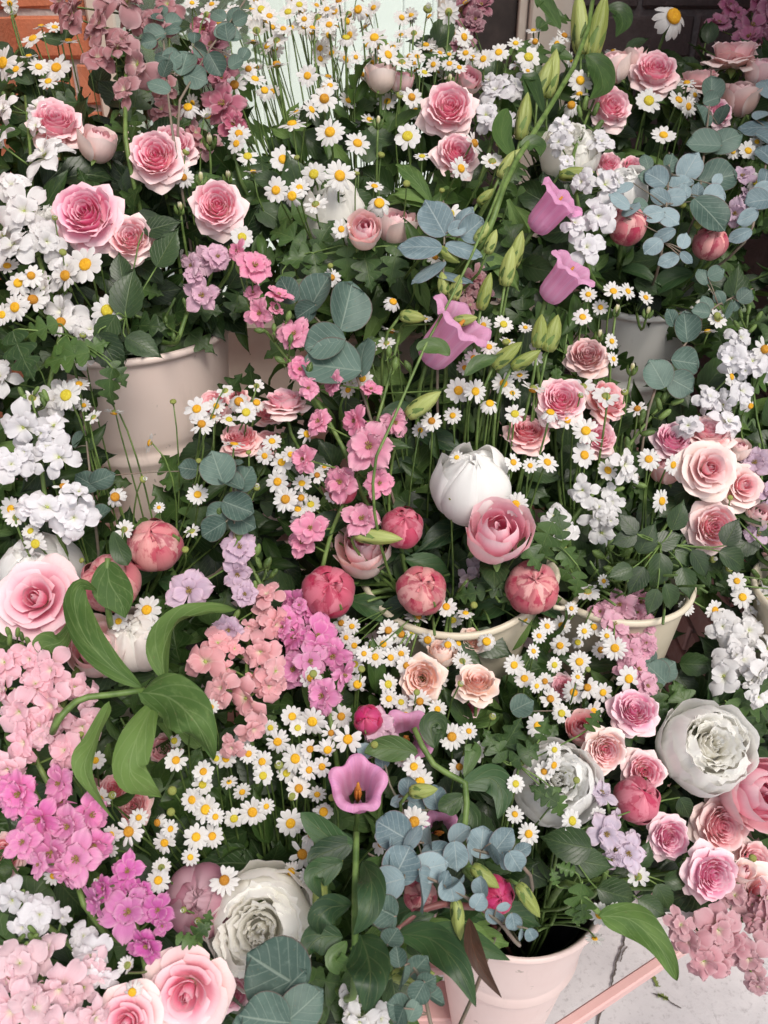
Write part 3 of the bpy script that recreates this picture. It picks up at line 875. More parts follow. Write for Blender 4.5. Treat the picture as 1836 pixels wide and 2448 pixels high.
BUDSEPAL = one('sepal', petal_patch(1.1, .22, lance, 7, 3, (1.25, 1.62), .3), M_sepal)

# leaves
def leaf_rose(seed):
    r = random.Random(seed); nu = 19; pr = lambda u: ovate(u)*(1+.05*math.sin(u*62)*(u > .1))
    return one('leaf', petal_patch(1.0, .34, pr, nu, 5, (R_(r.uniform(0, 20)), R_(r.uniform(-45, -5))), r.uniform(-.2, .35), .05, 0, 0, .03, 1.5, r.uniform(0, 6), .18), M_rleaf)
def leaf_fever(seed):
    r = random.Random(seed); nu = 22
    pr = lambda u: (.10+(.9*abs(math.sin(math.pi*(u*3.6+.05)))**.7)*math.sin(math.pi*min(1, u*.9+.12))**.7)
    return one('leaf', petal_patch(1.0, .36, pr, nu, 5, (R_(r.uniform(0, 25)), R_(r.uniform(-60, -5))), r.uniform(-.1, .3), .0, 0, 0, .05, 1.5, r.uniform(0, 6), .12), M_fleaf)
def leaf_lance(seed, mat):
    r = random.Random(seed)
    return one('leaf', petal_patch(1.0, .15, lance, 10, 5, (R_(r.uniform(0, 25)), R_(r.uniform(-70, -10))), r.uniform(0, .4), 0, 0, 0, .03, 1.5, r.uniform(0, 6), .2), mat)
def leaf_round(seed, mat, k=.5):
    r = random.Random(seed)
    return one('leaf', petal_patch(1.0, k, roundp, 12, 9, (R_(r.uniform(-5, 25)), R_(r.uniform(-35, 5))), r.uniform(-.15, .3), 0, 0, 0, .03, 1.5, r.uniform(0, 6), r.uniform(-.1, .15), True), mat)
L_ROSE = [leaf_rose(s) for s in range(51, 56)]
L_FEVER = [leaf_fever(s) for s in range(56, 61)]
L_LANCE = [leaf_lance(s, M_fleaf) for s in (61, 62, 63)]
L_STOCK = [one('leaf', petal_patch(1.0, .15, spat, 11, 5, (.2, -.9), .25, .04, 0, 0, .04, 1.5, s), M_sleaf) for s in (1, 3, 5)]
L_BLUE = [leaf_round(s, M_blue, k) for s, k in ((64, .42), (65, .5), (66, .36))]
L_GREY = [leaf_round(s, M_grey, k) for s, k in ((67, .45), (68, .52), (69, .38))]
L_BELL = [one('leaf', petal_patch(1.0, .19, lance, 12, 7, (.5, -.6), .2, .05, 0, 0, .05, 2, s, .25), M_pleaf) for s in (2, 4)]

# ================================================================== LABELS: name things by what stands near them
LAND = [(855, 1900, 'the bell showing its stamen'), (1680, 1790, 'the round white peony'), (620, 2220, 'the ruffled cream peony'),
        (95, 1430, 'the large rose by red buds'), (1190, 1270, 'the cupped pink rose'), (1120, 1140, 'the closed white peony'),
        (1310, 500, 'the upturned lilac bell'), (1345, 680, 'the drooping lilac bell'), (1085, 810, 'the biggest lilac bell'),
        (310, 980, 'the ridged beige bucket'), (1060, 580, 'the blue disc eucalyptus'), (1620, 430, 'the blue eucalyptus by dark brick'),
        (205, 510, 'the deep pink spray rose'), (1075, 260, 'the rose by white stock'), (1610, 60, 'the big daisy by dark brick'),
        (270, 120, 'the dusty pink stock'), (590, 1540, 'the salmon stock'), (100, 1660, 'the pale pink leafy stock'),
        (130, 1960, 'the hot pink larkspur'), (885, 1080, 'the pink larkspur with bud tips'), (1690, 1120, 'the cream pink roses'),
        (1010, 1620, 'the peach ruffled rose'), (1700, 2230, 'the dusky stock over paving'), (1300, 2150, 'the pale pink bucket rim'),
        (1060, 1480, 'the cream eared bucket'), (720, 130, 'the bright window'), (400, 1740, 'the big curled sage leaves'),
        (1060, 2080, 'the silver eucalyptus'), (1770, 1560, 'the white stock by pink-lit brick'), (1480, 690, 'the white eared bucket'),
        (1510, 1480, 'the pale pink larkspur'), (770, 1530, 'the bright pink larkspur'), (640, 680, 'the larkspur tip of green buds'),
        (60, 420, 'the tall white stock'), (90, 1120, 'the low white stock'), (1420, 1200, 'the white stock with green tip'),
        (1470, 180, 'the rose cluster by window post'), (330, 2150, 'the magenta larkspur'), (450, 2370, 'the front pink rose'),
        (80, 2330, 'the front pale pink stock'), (1010, 1400, 'the red peony bud in the bucket'), (540, 1000, 'the coral roses'),
        (1320, 1880, 'the half hidden white peony'), (560, 1130, 'the round grey eucalyptus')]
def near_rel(px, py):
    lm = near(px, py); x, y = next((x, y) for x, y, s in LAND if s == lm)
    return ('above ' if y-py > 45 else ('below ' if py-y > 45 else 'beside '))+lm
def near(px, py, skip=None):
    best = None; bd = 1e9
    for x, y, s in LAND:
        if s == skip: continue
        d = (x-px)**2+(y-py)**2
        if d < bd: bd, best = d, s
    return best

# ================================================================== BUILDERS
def jv(s): return rng.uniform(-s, s)
def build_daisy(px, py, dpx, fx=0., fy=.1, back=0, z=None, dz=0.0, name='daisy'):
    z = (D(px, py) if z is None else z)+dz
    fac = face_vec(fx+jv(.26), fy+jv(.24)+.04, back)
    p = P(px, py, z); R = dpx/FPX*z*.5*rng.uniform(.97, 1.12)
    pose = 'seen from behind' if back else ('turned sideways' if math.hypot(fx, fy) > .5 and abs(fx) > abs(fy) else ('tipped up' if fy > .45 else ('nodding down' if fy < -.3 else 'facing out')))
    lm = near(px, py)
    n = int(rng.integers(11, 17)); wilt = rng.random() < .14; young = rng.random() < .16; old = rng.random() < .22
    size = 'small' if dpx > 56 else 'tiny'
    look = 'white daisy with drooping petals' if wilt else ('white daisy with greenish centre' if young else ('white daisy with brownish centre' if old else 'white daisy with yellow centre'))
    lab = f'{size} {look}, {pose}, {near_rel(px, py)}'
    path, bi = stem_path(p-fac*R*.22, fac)
    t = thing(name, path[-1], lab, 'daisy', f'daisies near {lm}')
    stem_part(t, path, R*.055+.0003, .0013, M_stem, 4)
    M = frame(p, fac, rng.uniform(0, 6.28), R)
    lift = rng.uniform(-.12, .14) if not wilt else -.25
    cw = mixc((.82, .81, .785), (.74, .73, .72), rng.random())
    for k in range(n):
        if rng.random() < (.14 if old else .03): continue
        me = DAISY_WILT[int(rng.integers(2))] if wilt else DAISY_PETALS[int(rng.integers(4))]
        ls = rng.uniform(.86, 1.05)*(.86 if young else 1)
        part('petal', me, t, M@rotz(2*math.pi*(k+jv(.18))/n)@trans(0, .24, .0+.012*(k % 2))@rotx(lift+jv(.16))@scl(13.0/n*1.04, ls, 1), color=cw)
    age = rng.random()
    part('disc', DISCS[0 if young else (2 if old else int(rng.integers(2)))], t, M, color=(.62, .58, .05) if young else (mixc((.62, .34, .02), (.50, .24, .02), rng.random()) if old else mixc((.84, .56, .02), (.74, .42, .015), rng.random())))
    part('calyx', CALYX, t, M)
    return t
def build_daisybud(px, py, dpx, fx, fy, tuft=False, dz=0.0):
    z = D(px, py)+dz; fac = face_vec(fx, fy); p = P(px, py, z); R = dpx/FPX*z*.5*1.1
    lm = near(px, py)
    path, bi = stem_path(p-fac*R*.3, fac)
    t = thing('daisy_bud', path[-1], f'small unopened green daisy bud {near_rel(px, py)}' if not tuft else f'half opened daisy bud with short white petals {near_rel(px, py)}', 'flower bud', f'daisy buds near {lm}')
    stem_part(t, path, .0007, .0013, M_stem, 4)
    M = frame(p, fac, rng.uniform(0, 6), R*2.0)
    part('bud', DBUD, t, M)
    if tuft: part('petal_tuft', TUFT, t, M)
PAL = {'pink': ('ee78a2', 'f9b4c9', 'fbdcd8'), 'deep': ('e85c9a', 'f6a2c6', 'fac8d2'), 'pale': ('f193ae', 'f8c6cc', 'f9e2d8'), 'cream': ('ec7f9e', 'f7cfcc', 'f8e4d8'),
       'coral': ('e86c82', 'f29aa6', 'f6c4be'), 'peach': ('f0a898', 'f6cdbb', 'f7e0cf'), 'dusty': ('c9707c', 'd89a9c', 'e0bcb0'), 'big': ('ee86a8', 'f6b0c6', 'fad0d6'),
       'lilac': ('ec82b2', 'f6b2d0', 'f9d8e0')}
def pal(name, t):
    a, b, c = (col(h, 1.0) for h in PAL[name])
    return mixc(a, b, t/.55) if t < .55 else mixc(b, c, (t-.55)/.45)
PALWORD = {'pink': 'pink', 'deep': 'deep pink', 'pale': 'pale pink', 'cream': 'cream pink', 'coral': 'coral pink', 'peach': 'peach', 'dusty': 'dusty pink', 'big': 'full pink', 'lilac': 'lilac pink'}
KINDWORD = {'rosette': 'open many-petalled spray rose', 'tea': 'large spiral rose', 'cup': 'cupped rose', 'bud': 'closed rose bud', 'peach': 'loose ruffled rose'}
def build_rose(px, py, dpx, fx=0, fy=.1, kind='rosette', palette='pink', dz=0.0, label=None, z=None, leaves=2):
    z = (D(px, py) if z is None else z)+dz
    fac = face_vec(fx, fy); p = P(px, py, z)
    k = {'rosette': .53, 'tea': .50, 'cup': .62, 'bud': .95, 'peach': .52}[kind]
    R = dpx/FPX*z*k
    lm = near(px, py)
    pz = ' seen side on' if fy > .6 else ''
    lab = label or f'{PALWORD[palette]} {KINDWORD[kind]}{pz} {near_rel(px, py)}'
    path, bi = stem_path(p-fac*R*.45, fac)
    t = thing('rose' if kind != 'bud' else 'rose_bud', path[-1], lab, 'rose' if kind != 'bud' else 'rose bud', None if label else f'roses near {lm}')
    stem_part(t, path, .0017, .0024, M_stem, 6)
    M = frame(p-fac*R*.30, fac, rng.uniform(0, 6.28), R)
    for me, sp, tt in random.choice(ROSES[kind]):
        part('petal', me, t, M@rotz(sp), color=pal(palette, tt))
    part('hip', HIP, t, M)
    for q in range(5):
        part('sepal', SEPAL, t, M@rotz(q*1.2566+.3)@trans(0, .10, -.20)@scl(.75))
    for q in range(leaves):
        s = path[2+q]; dr = unit(AX_R*jv(1)-AX_U*.25+AX_F*jv(.35))
        part('leaf', random.choice(L_ROSE), t, leaf_frame(s, dr, -AX_F*.8+np.array([0, 0, .6]), .040*rng.uniform(.8, 1.2)))
    return t
def leaf_frame(o, along, nrm, size):
    y = unit(along); z = unit(np.asarray(nrm)-y*(np.asarray(nrm)@y)); x = np.cross(y, z)
    m = np.eye(4); m[:3, 0] = x*size; m[:3, 1] = y*size; m[:3, 2] = z*size; m[:3, 3] = o
    return m
def build_peony(px, py, dpx, fx, fy, kind, c_in, c_out, label, dz=0.0, cat='peony', name='peony', sep=2, seedk=0):
    z = D(px, py)+dz; fac = face_vec(fx, fy); p = P(px, py, z)
    R = dpx/FPX*z*{'globe': .50, 'open': .46, 'bud': .51}[kind]
    path, bi = stem_path(p-fac*R*.9, fac)
    t = thing(name, path[-1], label, cat)
    stem_part(t, path, .0024, .0032, M_stem_d, 6)
    M = frame(p, fac, rng.uniform(0, 6.28), R)
    lst = PEONY[kind][seedk % len(PEONY[kind])]
    for me, sp, tt in lst:
        part('petal', me, t, M@rotz(sp), color=mixc(c_in, c_out, tt))
    for q in range(sep):
        part('sepal', PSEPAL[q % 3], t, M@rotz(q*2.2+.8)@scl(1.06))
    for q in range(2):
        s = path[2+q]; dr = unit(AX_R*(1 if q else -1)-AX_U*.5+AX_F*jv(.4))
        part('leaf', random.choice(L_BELL), t, leaf_frame(s, dr, -AX_F*.7+np.array([0, 0, .7]), .06*rng.uniform(.8, 1.2)))
    return t
def build_spike(name, cat, label, florets, meshes, eye, colr, tipdir=None, buds=(), leafs=0, jitc=.12, fmat=M_stem, root=None, dz=0.0, stem_px=None, group=None, bi=None):
    """one flowering stem: florets = (px, py, dpx, fx, fy); its stalk runs behind them"""
    fl = list(florets)
    for k in range(len(florets)//2):                     # smaller, half opened florets between the big ones
        f, g = random.sample(florets, 2); s = rng.uniform(.35, .65)
        if abs(f[0]-g[0])+abs(f[1]-g[1]) < 190: fl.append((f[0]*s+g[0]*(1-s)+jv(20), f[1]*s+g[1]*(1-s)+jv(20), min(f[2], g[2])*rng.uniform(.55, .75), jv(.4), jv(.4)))
    if not buds and meshes is STOCK and stem_px and label.startswith(('white', 'full', 'low', 'pale', 'front', 'tall', 'dusk')):
        x0, y0 = stem_px[0]
        buds = [(x0+jv(30), y0-8+jv(22), rng.uniform(24, 34), rng.uniform(40, 140)) for k in range(6)]
    pts = [(f, P(f[0], f[1], D(f[0], f[1])+dz)) for f in fl]
    cen = np.mean([q for _, q in pts], axis=0)
    if stem_px:
        axis = [P(x, y, D(x, y)+dz+.022) for x, y in stem_px]
    else:
        xs = sorted(fl, key=lambda f: f[1])
        axis = [P(f[0], f[1], D(f[0], f[1])+dz+.03) for f in (xs[0], xs[len(xs)//2], xs[-1])]
    path2, bi = stem_path(axis[-1], unit(axis[-1]-axis[-2])*-1 if False else unit(axis[-2]-axis[-1]), bi, 7)
    ax = spline(np.array(axis), 10)
    path = np.concatenate([ax, path2[1:]])
    t = thing(name, path[-1], label, cat, group)
    stem_part(t, path, .0014, .0030, fmat, 6)
    for f, p in pts:
        fac = face_vec(f[3]+jv(.5), f[4]+jv(.42)); zz = D(f[0], f[1])+dz
        R = f[2]/FPX*zz*.51; p = p+AX_F*jv(.010)
        M = frame(p, fac, rng.uniform(0, 6.28), R)
        k = rng.random(); kk = 1+jv(jitc)*.6; c = tuple(min(.93, x*kk) for x in colr)
        c = mixc(c, (.9, .85, .86), k*.15)
        o = part('floret', random.choice(meshes), t, M, color=c)
        part('flower_centre', eye, o, M@trans(0, 0, .06), pw=M)
        # its little stalk to the main stem
        i = int(np.argmin(np.linalg.norm(ax-p, axis=1)))
        b0 = p-fac*R*.10
        v, ff, uv = tube(hermite(b0, -fac*.02, ax[i], (ax[i]-p)*.6, 5), [.0010, .0009, .0009, .0010, .0011], 4)
        part('stalk', MB().add(v, ff, uv).mesh('stalk', fmat), t)
    for bx, by, bs, ang in buds:
        bm = BUD_L if meshes is LARK else BUD_S
        zz = D(bx, by)+dz; p = P(bx, by, zz); a = R_(ang)
        dr = unit(AX_R*math.cos(a)+AX_U*math.sin(a)-AX_F*.25)
        part('bud', bm, t, frame(p, dr, rng.uniform(0, 6), bs/FPX*zz*.5))
        i = int(np.argmin(np.linalg.norm(ax-p, axis=1)))
        v, ff, uv = tube(hermite(p-dr*bs/FPX*zz*.4, -dr*.01, ax[i], (ax[i]-p)*.6, 5), .0008, 4)
        part('stalk', MB().add(v, ff, uv).mesh('stalk', fmat), t)
    for q in range(leafs):
        s = ax[min(9, 4+q)]; dr = unit(AX_R*jv(1)-AX_U*jv(.8)-AX_F*.3)
        part('leaf', random.choice(L_STOCK if meshes is STOCK else L_LANCE), t, leaf_frame(s, dr, -AX_F+np.array([0, 0, .5]), .055*rng.uniform(.8, 1.2)))
    return t
def build_bell(px, py, dpx, fx, fy, label, dz=0.0, elong=1.0, spin=0., z=None):
    z = (D(px, py) if z is None else z)+dz; fac = face_vec(fx, fy); p = P(px, py, z); R = dpx/FPX*z*.5
    M = frame(p, fac, spin, R)@scl(1, 1, elong)
    tail = p-fac*R*1.5*elong
    path, bi = stem_path(tail, fac)
    t = thing('bell_flower', path[-1], label, 'bell flower')
    stem_part(t, path, .0020, .0026, M_stem, 6)
    part('bell', random.choice(BELLS), t, M, color=col('fbb6de', 1.0))
    part('pistil', PISTIL, t, M)
    for q in range(5):
        part('sepal', BSEPAL, t, M@trans(0, 0, -1.58)@rotz(q*1.2566)@trans(0, .12, 0))
    for q in range(3):
        s = path[2+q]; dr = unit(AX_R*(1 if q % 2 else -1)-AX_U*.4-AX_F*.3)
        part('leaf', random.choice(L_BELL), t, leaf_frame(s, dr, -AX_F+np.array([0, 0, .5]), .05*rng.uniform(.8, 1.2)))
    return t
def build_bellbud(px, py, lpx, ang, wpx=None, tilt=.2, dz=-.01, label=None):
    z = D(px, py)+dz; a = R_(ang); dr = unit(AX_R*math.cos(a)+AX_U*math.sin(a)-AX_F*tilt)
    p = P(px, py, z); S = lpx/FPX*z/2.16
    M = frame(p, dr, rng.uniform(0, 6), S)
    if wpx: M = M@scl(wpx/FPX*z/(.76*S), wpx/FPX*z/(.76*S), 1)
    path, bi = stem_path(p-dr*S*.95, dr)
    lm = near(px, py)
    t = thing('bell_flower_bud', path[-1], label or f'yellow green ribbed bell flower bud pointing {"up" if ang > 55 else ("down" if ang < -25 else "sideways")} {near_rel(px, py)}', 'flower bud', None if label else f'bell flower buds near {lm}')
    stem_part(t, path, .0014, .0020, M_stem, 5)
    part('bud', BELLBUD, t, M)
    for q in range(5):
        part('sepal', BUDSEPAL, t, M@rotz(q*1.2566+.6)@trans(0, .22, -.98))
    return t
def build_euc(stem_px, leaves, meshes, label, dz=0.0, name='eucalyptus_sprig', wood=M_twig):
    """leaves = (px, py, size_px, angle of the leaf in the picture in degrees, turn away from the viewer 0..1)"""
    pts = [P(x, y, D(x, y)+dz+.006) for x, y in stem_px]
    path2, bi = stem_path(pts[-1], unit(pts[-2]-pts[-1]), None, 7)
    ax = spline(np.array(pts), 12)
    path = np.concatenate([ax, path2[1:]])
    t = thing(name, path[-1], label, 'eucalyptus')
    stem_part(t, path, .0008, .0018, wood, 5)
    for lx, ly, s, ang, turn in leaves:
        zz = D(lx, ly)+dz+jv(.006); a = R_(ang); size = s/FPX*zz
        along = AX_R*math.cos(a)+AX_U*math.sin(a)
        cen = P(lx, ly, zz)
        sd = np.cross(along, AX_F)
        nrm = unit(-AX_F*(1-turn)+sd*turn*random.choice((-1, 1))+AX_U*.25+along*jv(.25))
        along = unit(along+AX_F*jv(.25))
        o = cen-along*size*.5
        me = random.choice(meshes)
        part('leaf', me, t, leaf_frame(o, along, nrm, size))
        i = int(np.argmin(np.linalg.norm(ax-o, axis=1)))
        v, f, uv = tube(np.array([o, (o+ax[i])/2+AX_U*.001, ax[i]]), .0006, 4)
        part('leaf_stalk', MB().add(v, f, uv).mesh('leaf_stalk', wood), t)
    return t
def ribbon(path_px, wpx, mat, dz=0.0, zs=None, nu=22, nv=7, prof=spat, fold=.25, wave=.06, roll=0.0, curl=0.0):
    """a broad leaf swept along a line of picture points, each at its own depth"""
    pts = [P(x, y, D(x, y)+dz+(zs[i] if zs else 0)) for i, (x, y) in enumerate(path_px)]
    q = spline(pts, nu); tg = np.gradient(q, axis=0)
    z0 = np.mean([D(x, y) for x, y in path_px]); W = wpx/FPX*z0*.5
    vs = []; uv = []
    for i in range(nu):
        u = i/(nu-1); tt = unit(tg[i]); nr = unit(-AX_F+np.array([0, 0, .35])+AX_R*roll*math.sin(u*3)); sd = unit(np.cross(tt, nr)); nn = np.cross(sd, tt)
        w = W*prof(u)
        for j in range(nv):
            v = -1+2*j/(nv-1)
            vs.append(q[i]+sd*v*w+nn*(fold*w*abs(v)**1.3+wave*W*math.sin(u*11+v*2)*abs(v)-curl*W*u*u*abs(v))); uv.append((.5+.5*v, u))
    return MB().add(vs, grid_faces(nu, nv), uv).mesh('leaf', mat)
# ================================================================== WHERE THINGS STAND
# daisies: read off enlarged tiles of the photograph (tile origin, then x, y, diameter in tile pixels, facing x, facing y, back view)
TS = 2.592
TILES = {
 (0, 0): [(20,390,200,-.2,.1),(350,420,175,0,.1),(205,240,150,-.1,.5),(100,430,140,-.3,.2),(240,415,130,.2,.3),(300,505,140,0,.6),(180,350,110,0,.6),(425,255,130,.2,.6),(340,170,120,0,.75),(255,165,110,0,.75),(80,85,120,.1,-.5,1),(440,130,110,-.5,.3),
  (1455,530,165,0,.25),(1165,665,175,0,.1),(1285,720,130,.1,-.5,1),(1480,830,135,.1,.2),(1465,890,130,-.2,0),(1535,970,165,.2,.2),(1570,1065,120,.2,.75),(1140,1100,125,.1,-.3),(1500,1470,170,.1,0),(1580,490,150,.1,.5),(1620,60,140,.2,0),(1590,190,150,-.1,-.4,1),(1640,560,140,.1,.3),(1280,90,115,0,-.3,1),(1570,260,115,0,.7),(1540,430,120,0,.2),(1440,60,100,.2,-.3,1),(1190,20,90,0,.3),(60,20,100,-.2,.4,1)],
 (600, 0): [(70,70,145,0,.1),(115,100,115,.2,.1),(230,75,135,0,.3),(545,10,115,0,.5),(485,155,125,.1,.3),(415,105,135,0,-.5,1),(380,175,115,0,.7),(605,85,125,.2,-.5,1),(665,60,140,-.4,.2),(690,110,125,.3,-.5,1),(590,235,155,.1,.4),(765,235,155,0,.4),(850,340,155,.3,.1),(935,385,135,0,-.5,1),(1010,205,115,.1,-.5,1),(1225,75,135,.1,.2,1),(1320,230,135,.7,-.2),(930,215,95,0,-.5,1),(160,405,155,-.1,.6),(25,495,155,0,.5),(130,570,145,0,.4),(40,185,125,0,-.5,1),(160,250,125,0,-.5,1),(20,255,135,-.1,.3),(455,615,175,.1,.2),(350,470,135,.1,0),(490,530,115,0,.3),(375,680,125,.75,0),(280,690,105,.2,-.6,1),(995,605,130,0,0),(255,770,165,0,.5),(490,820,180,-.1,.2),(660,890,175,.2,.1),(970,845,185,0,.1),(1060,970,125,.1,.5),(200,990,185,0,.1),(390,1080,170,0,.1),(550,1090,190,0,.1),(20,1070,125,.2,.6),(155,1180,165,-.1,0),(255,1215,175,0,0),(300,1165,135,.3,.3),(400,1265,145,.1,-.5,1),(795,1260,180,0,0),(765,1155,125,0,.8),(0,970,125,-.1,.1),(1230,1325,180,.1,.2),(560,1420,125,.2,-.1),(1140,1590,125,.2,-.1),(1300,1045,155,.65,0),(1380,890,155,.9,0),(1495,1000,155,.1,-.6,1),(1230,395,115,0,.1),(1075,450,115,0,.4),(1440,365,115,-.1,0),(1535,325,125,-.1,.2),(1580,315,95,.2,.2),(1640,270,105,0,.3),(1030,350,105,0,-.4,1),(650,355,85,0,0),(1330,330,110,0,.2),(1170,330,95,.1,.4),(1290,420,100,0,.3),(1130,400,95,-.1,.1),(880,290,110,.1,-.3,1),(300,30,115,.1,.2),(470,60,110,-.1,.3),(200,180,110,0,.4),(330,120,105,0,.2)],
 (1196, 0): [(175,355,160,0,0),(120,260,125,-.2,.5),(30,310,115,0,.1),(215,260,115,.2,0),(205,190,95,0,.7),(395,225,115,.3,.4),(350,270,95,-.3,.2),(495,500,155,0,.1),(440,655,145,-.1,.1),(490,585,115,0,.75),(700,320,105,.1,.5),(920,625,180,0,.1),(1155,515,125,.1,.5),(1105,620,155,.1,.1),(1165,660,135,.2,-.1),(1535,935,135,.2,0),(1590,880,95,0,.4),(1010,840,145,-.1,.5),(1440,940,105,0,.2),(1590,1130,135,-.2,-.3),(435,370,95,.5,-.2),(170,440,75,0,.2),(1205,590,95,.65,0)],
 (0, 600): [(530,85,230,0,0),(410,155,205,-.2,0),(665,370,220,0,.05),(205,305,195,0,.2),(95,350,175,-.1,.1),(115,200,185,-.3,.2),(195,155,145,.2,0),(45,95,145,0,.4),(380,445,185,-.1,.6),(410,895,215,0,.3),(490,825,125,.1,.7),(580,1030,115,0,-.85,1),(705,1000,125,0,-.85,1),(15,395,135,-.2,0),(930,1190,135,-.85,0),(715,1525,160,0,0),(1220,980,155,-.1,.4),(1250,1075,165,0,.5),(1320,1025,105,0,.6),(1480,935,165,0,.3),(1395,865,125,0,-.5,1),(1525,1000,145,.2,.1),(1420,1045,125,.1,.5),(1450,1200,155,0,.8),(1590,940,135,.1,.4),(1640,1270,115,.1,0),(1590,835,115,0,-.5,1),(1225,1510,145,0,.1),(200,910,145,-.3,-.5,1),(390,1460,115,.1,.4),(70,1600,155,-.4,-.1),(985,1590,75,0,.3),(520,955,85,.2,-.4),(1340,960,110,.1,.3)],
 (600, 600): [(500,165,118,0,0),(880,315,132,.1,.2),(1565,455,132,0,0),(1475,595,115,-.1,.3),(1380,665,122,0,.3),(1285,865,175,0,0),(1390,870,145,.1,.1),(1565,820,142,0,0),(1480,945,145,.1,.4),(1120,1055,140,0,.1),(1250,1020,112,0,0),(690,790,135,-.2,.2),(600,860,112,.3,-.4),(1635,1010,155,.1,.5),(35,935,125,0,.5),(130,1180,125,0,.4),(345,1135,135,.75,0),(110,1280,115,-.2,0),(190,1310,145,0,.1),(245,1260,115,.1,-.4),(165,1430,152,0,.1),(315,1440,132,0,.4),(410,1390,115,-.1,.4),(455,1340,85,0,.7),(215,1540,165,-.1,.1),(310,1530,132,0,.3),(370,1570,135,.1,.3),(290,1600,135,0,.5),(510,1510,122,.2,.2),(1325,725,105,0,.4),(1050,1110,105,0,-.4,1),(1590,560,115,0,.8),(870,490,122,0,-.8,1),(840,570,115,0,-.8,1),(730,600,105,0,-.5,1),(1540,640,95,.2,.1),(1440,460,105,-.2,0),(1620,880,105,0,-.5,1),(1625,1310,115,.3,0),(1640,1570,155,-.1,0),(1080,420,95,0,-.6,1),(1275,1280,95,0,.4),(40,860,105,-.1,.2)],
 (1196, 600): [(20,450,128,0,0),(50,560,122,0,.8),(215,640,152,.7,.2),(20,820,135,0,0),(205,850,155,0,-.7,1),(100,1010,165,0,.5),(310,1000,152,.1,.5),(415,1050,132,.3,.1),(530,1115,172,0,.1),(565,1165,132,0,.8),(520,1265,152,.2,0),(185,1330,95,.2,.1),(90,1310,125,.3,0),(290,1310,142,.2,.5),(665,1360,142,0,.2),(920,1290,152,0,0),(1070,1325,135,.4,0),(115,1560,142,0,0),(1000,1550,145,.75,0),(510,840,155,0,-.8,1),(655,900,172,0,-.8,1),(850,980,125,-.2,.4),(1635,610,155,.1,.1),(1430,780,132,.5,.3),(1345,420,122,.1,-.2,1),(1285,500,115,0,.85),(510,410,132,0,.4),(700,250,132,0,.5),(790,250,115,.65,.3),(900,290,105,.1,.4),(545,270,105,0,.4),(690,560,105,.2,.2),(700,670,95,.5,0),(155,475,85,0,.4),(120,770,112,0,-.5,1),(1550,960,115,.4,-.2),(620,350,100,0,.3),(1640,690,105,.2,.2)],
 (0, 1200): [(220,260,175,0,.2),(190,180,125,-.1,.5),(100,95,135,-.1,-.4,1),(730,15,125,0,.3),(770,170,125,.2,-.4,1),(985,240,172,0,-.75,1),(910,670,192,0,.3),(735,740,125,.1,.2),(960,800,145,0,-.8,1),(1190,180,115,0,-.6,1),(1505,1450,175,0,.2),(1090,1600,152,0,0),(1340,1590,115,.1,.2),(1400,1590,135,.1,0),(1540,1560,125,.2,.1),(1625,1610,135,0,.2),(1310,1270,95,.1,.2),(590,1600,125,.2,0),(1080,1480,115,.1,.3)],
 (600, 1200): [(850,795,135,0,0),(930,820,135,0,.1),(1000,805,115,.1,.2),(820,880,115,0,.1),(770,960,135,-.1,.1),(865,965,125,0,.1),(930,940,115,.1,.1),(965,1015,135,0,.3),(1095,855,145,.1,.2),(750,905,115,-.1,.2),(1210,650,135,.2,.6),(1330,690,115,.2,.7),(1030,715,152,0,.7),(1250,735,145,0,.6),(1285,875,115,.65,.2),(1220,885,125,-.2,.2),(1460,865,145,.1,.1),(1310,985,125,0,-.5,1),(1150,1110,135,.2,-.5,1),(625,770,105,.2,-.2),(560,750,115,-.2,.1),(640,890,115,-.1,-.1),(645,1005,115,.1,.3),(660,1130,162,0,.05),(370,1090,152,0,.2),(850,1130,145,.2,.1),(800,1140,125,.3,-.4),(855,1220,115,0,.4),(1045,1235,135,0,.1),(955,1325,145,0,0),(1155,1285,125,0,0),(1630,1010,135,.4,.1),(255,1330,152,0,.3),(380,1360,182,0,0),(560,1330,155,0,.1),(290,1400,115,.1,.3),(495,1430,115,.4,.1),(600,1470,165,0,0),(165,1485,165,.1,0),(475,1535,145,.1,0),(275,1590,172,0,0),(75,1610,135,0,.2),(365,1530,125,0,.1),(440,1640,125,.1,.1),(780,1445,152,.1,.5),(1245,1455,175,0,.2),(1350,1420,105,.2,.3),(1400,1550,145,.35,0),(1010,1640,152,0,.4),(935,1590,105,0,.4),(1290,1640,135,.3,.1),(120,1400,115,-.1,0),(930,1240,115,0,.4),(300,120,115,.4,.3),(680,780,95,.3,.1),(590,840,95,-.3,.2),(700,940,100,0,.3)],
 (1196, 1200): [(540,555,155,0,-.75,1),(1150,655,118,0,0),(1330,670,132,0,0),(1500,590,155,0,.1),(1640,610,125,0,0),(1465,490,125,0,.3),(150,725,115,0,.1),(380,765,125,0,.1),(580,775,115,0,.1),(370,890,132,0,0),(480,870,115,0,.2),(620,915,122,0,.1),(710,905,152,0,0),(335,1010,122,.1,.1),(490,990,135,0,.1),(490,1035,105,.1,.3),(205,925,95,.4,.2),(90,1015,125,.6,.1),(150,1095,135,0,.5),(275,1110,115,.1,0),(455,1180,152,0,0),(540,1150,145,0,.1),(635,1180,125,.2,.1),(795,1095,152,0,0),(310,1220,135,0,.5),(380,1310,132,.1,.1),(575,1300,155,.2,.1),(230,1385,145,0,.1),(335,1535,115,.1,.1),(290,770,105,0,.3),(240,830,95,-.1,.3),(440,660,85,.1,.2),(225,1140,95,.2,.1),(480,1085,85,0,.4),(640,490,85,.3,0),(330,1630,135,.65,0),(520,800,100,0,.2),(660,830,95,.2,.4)],
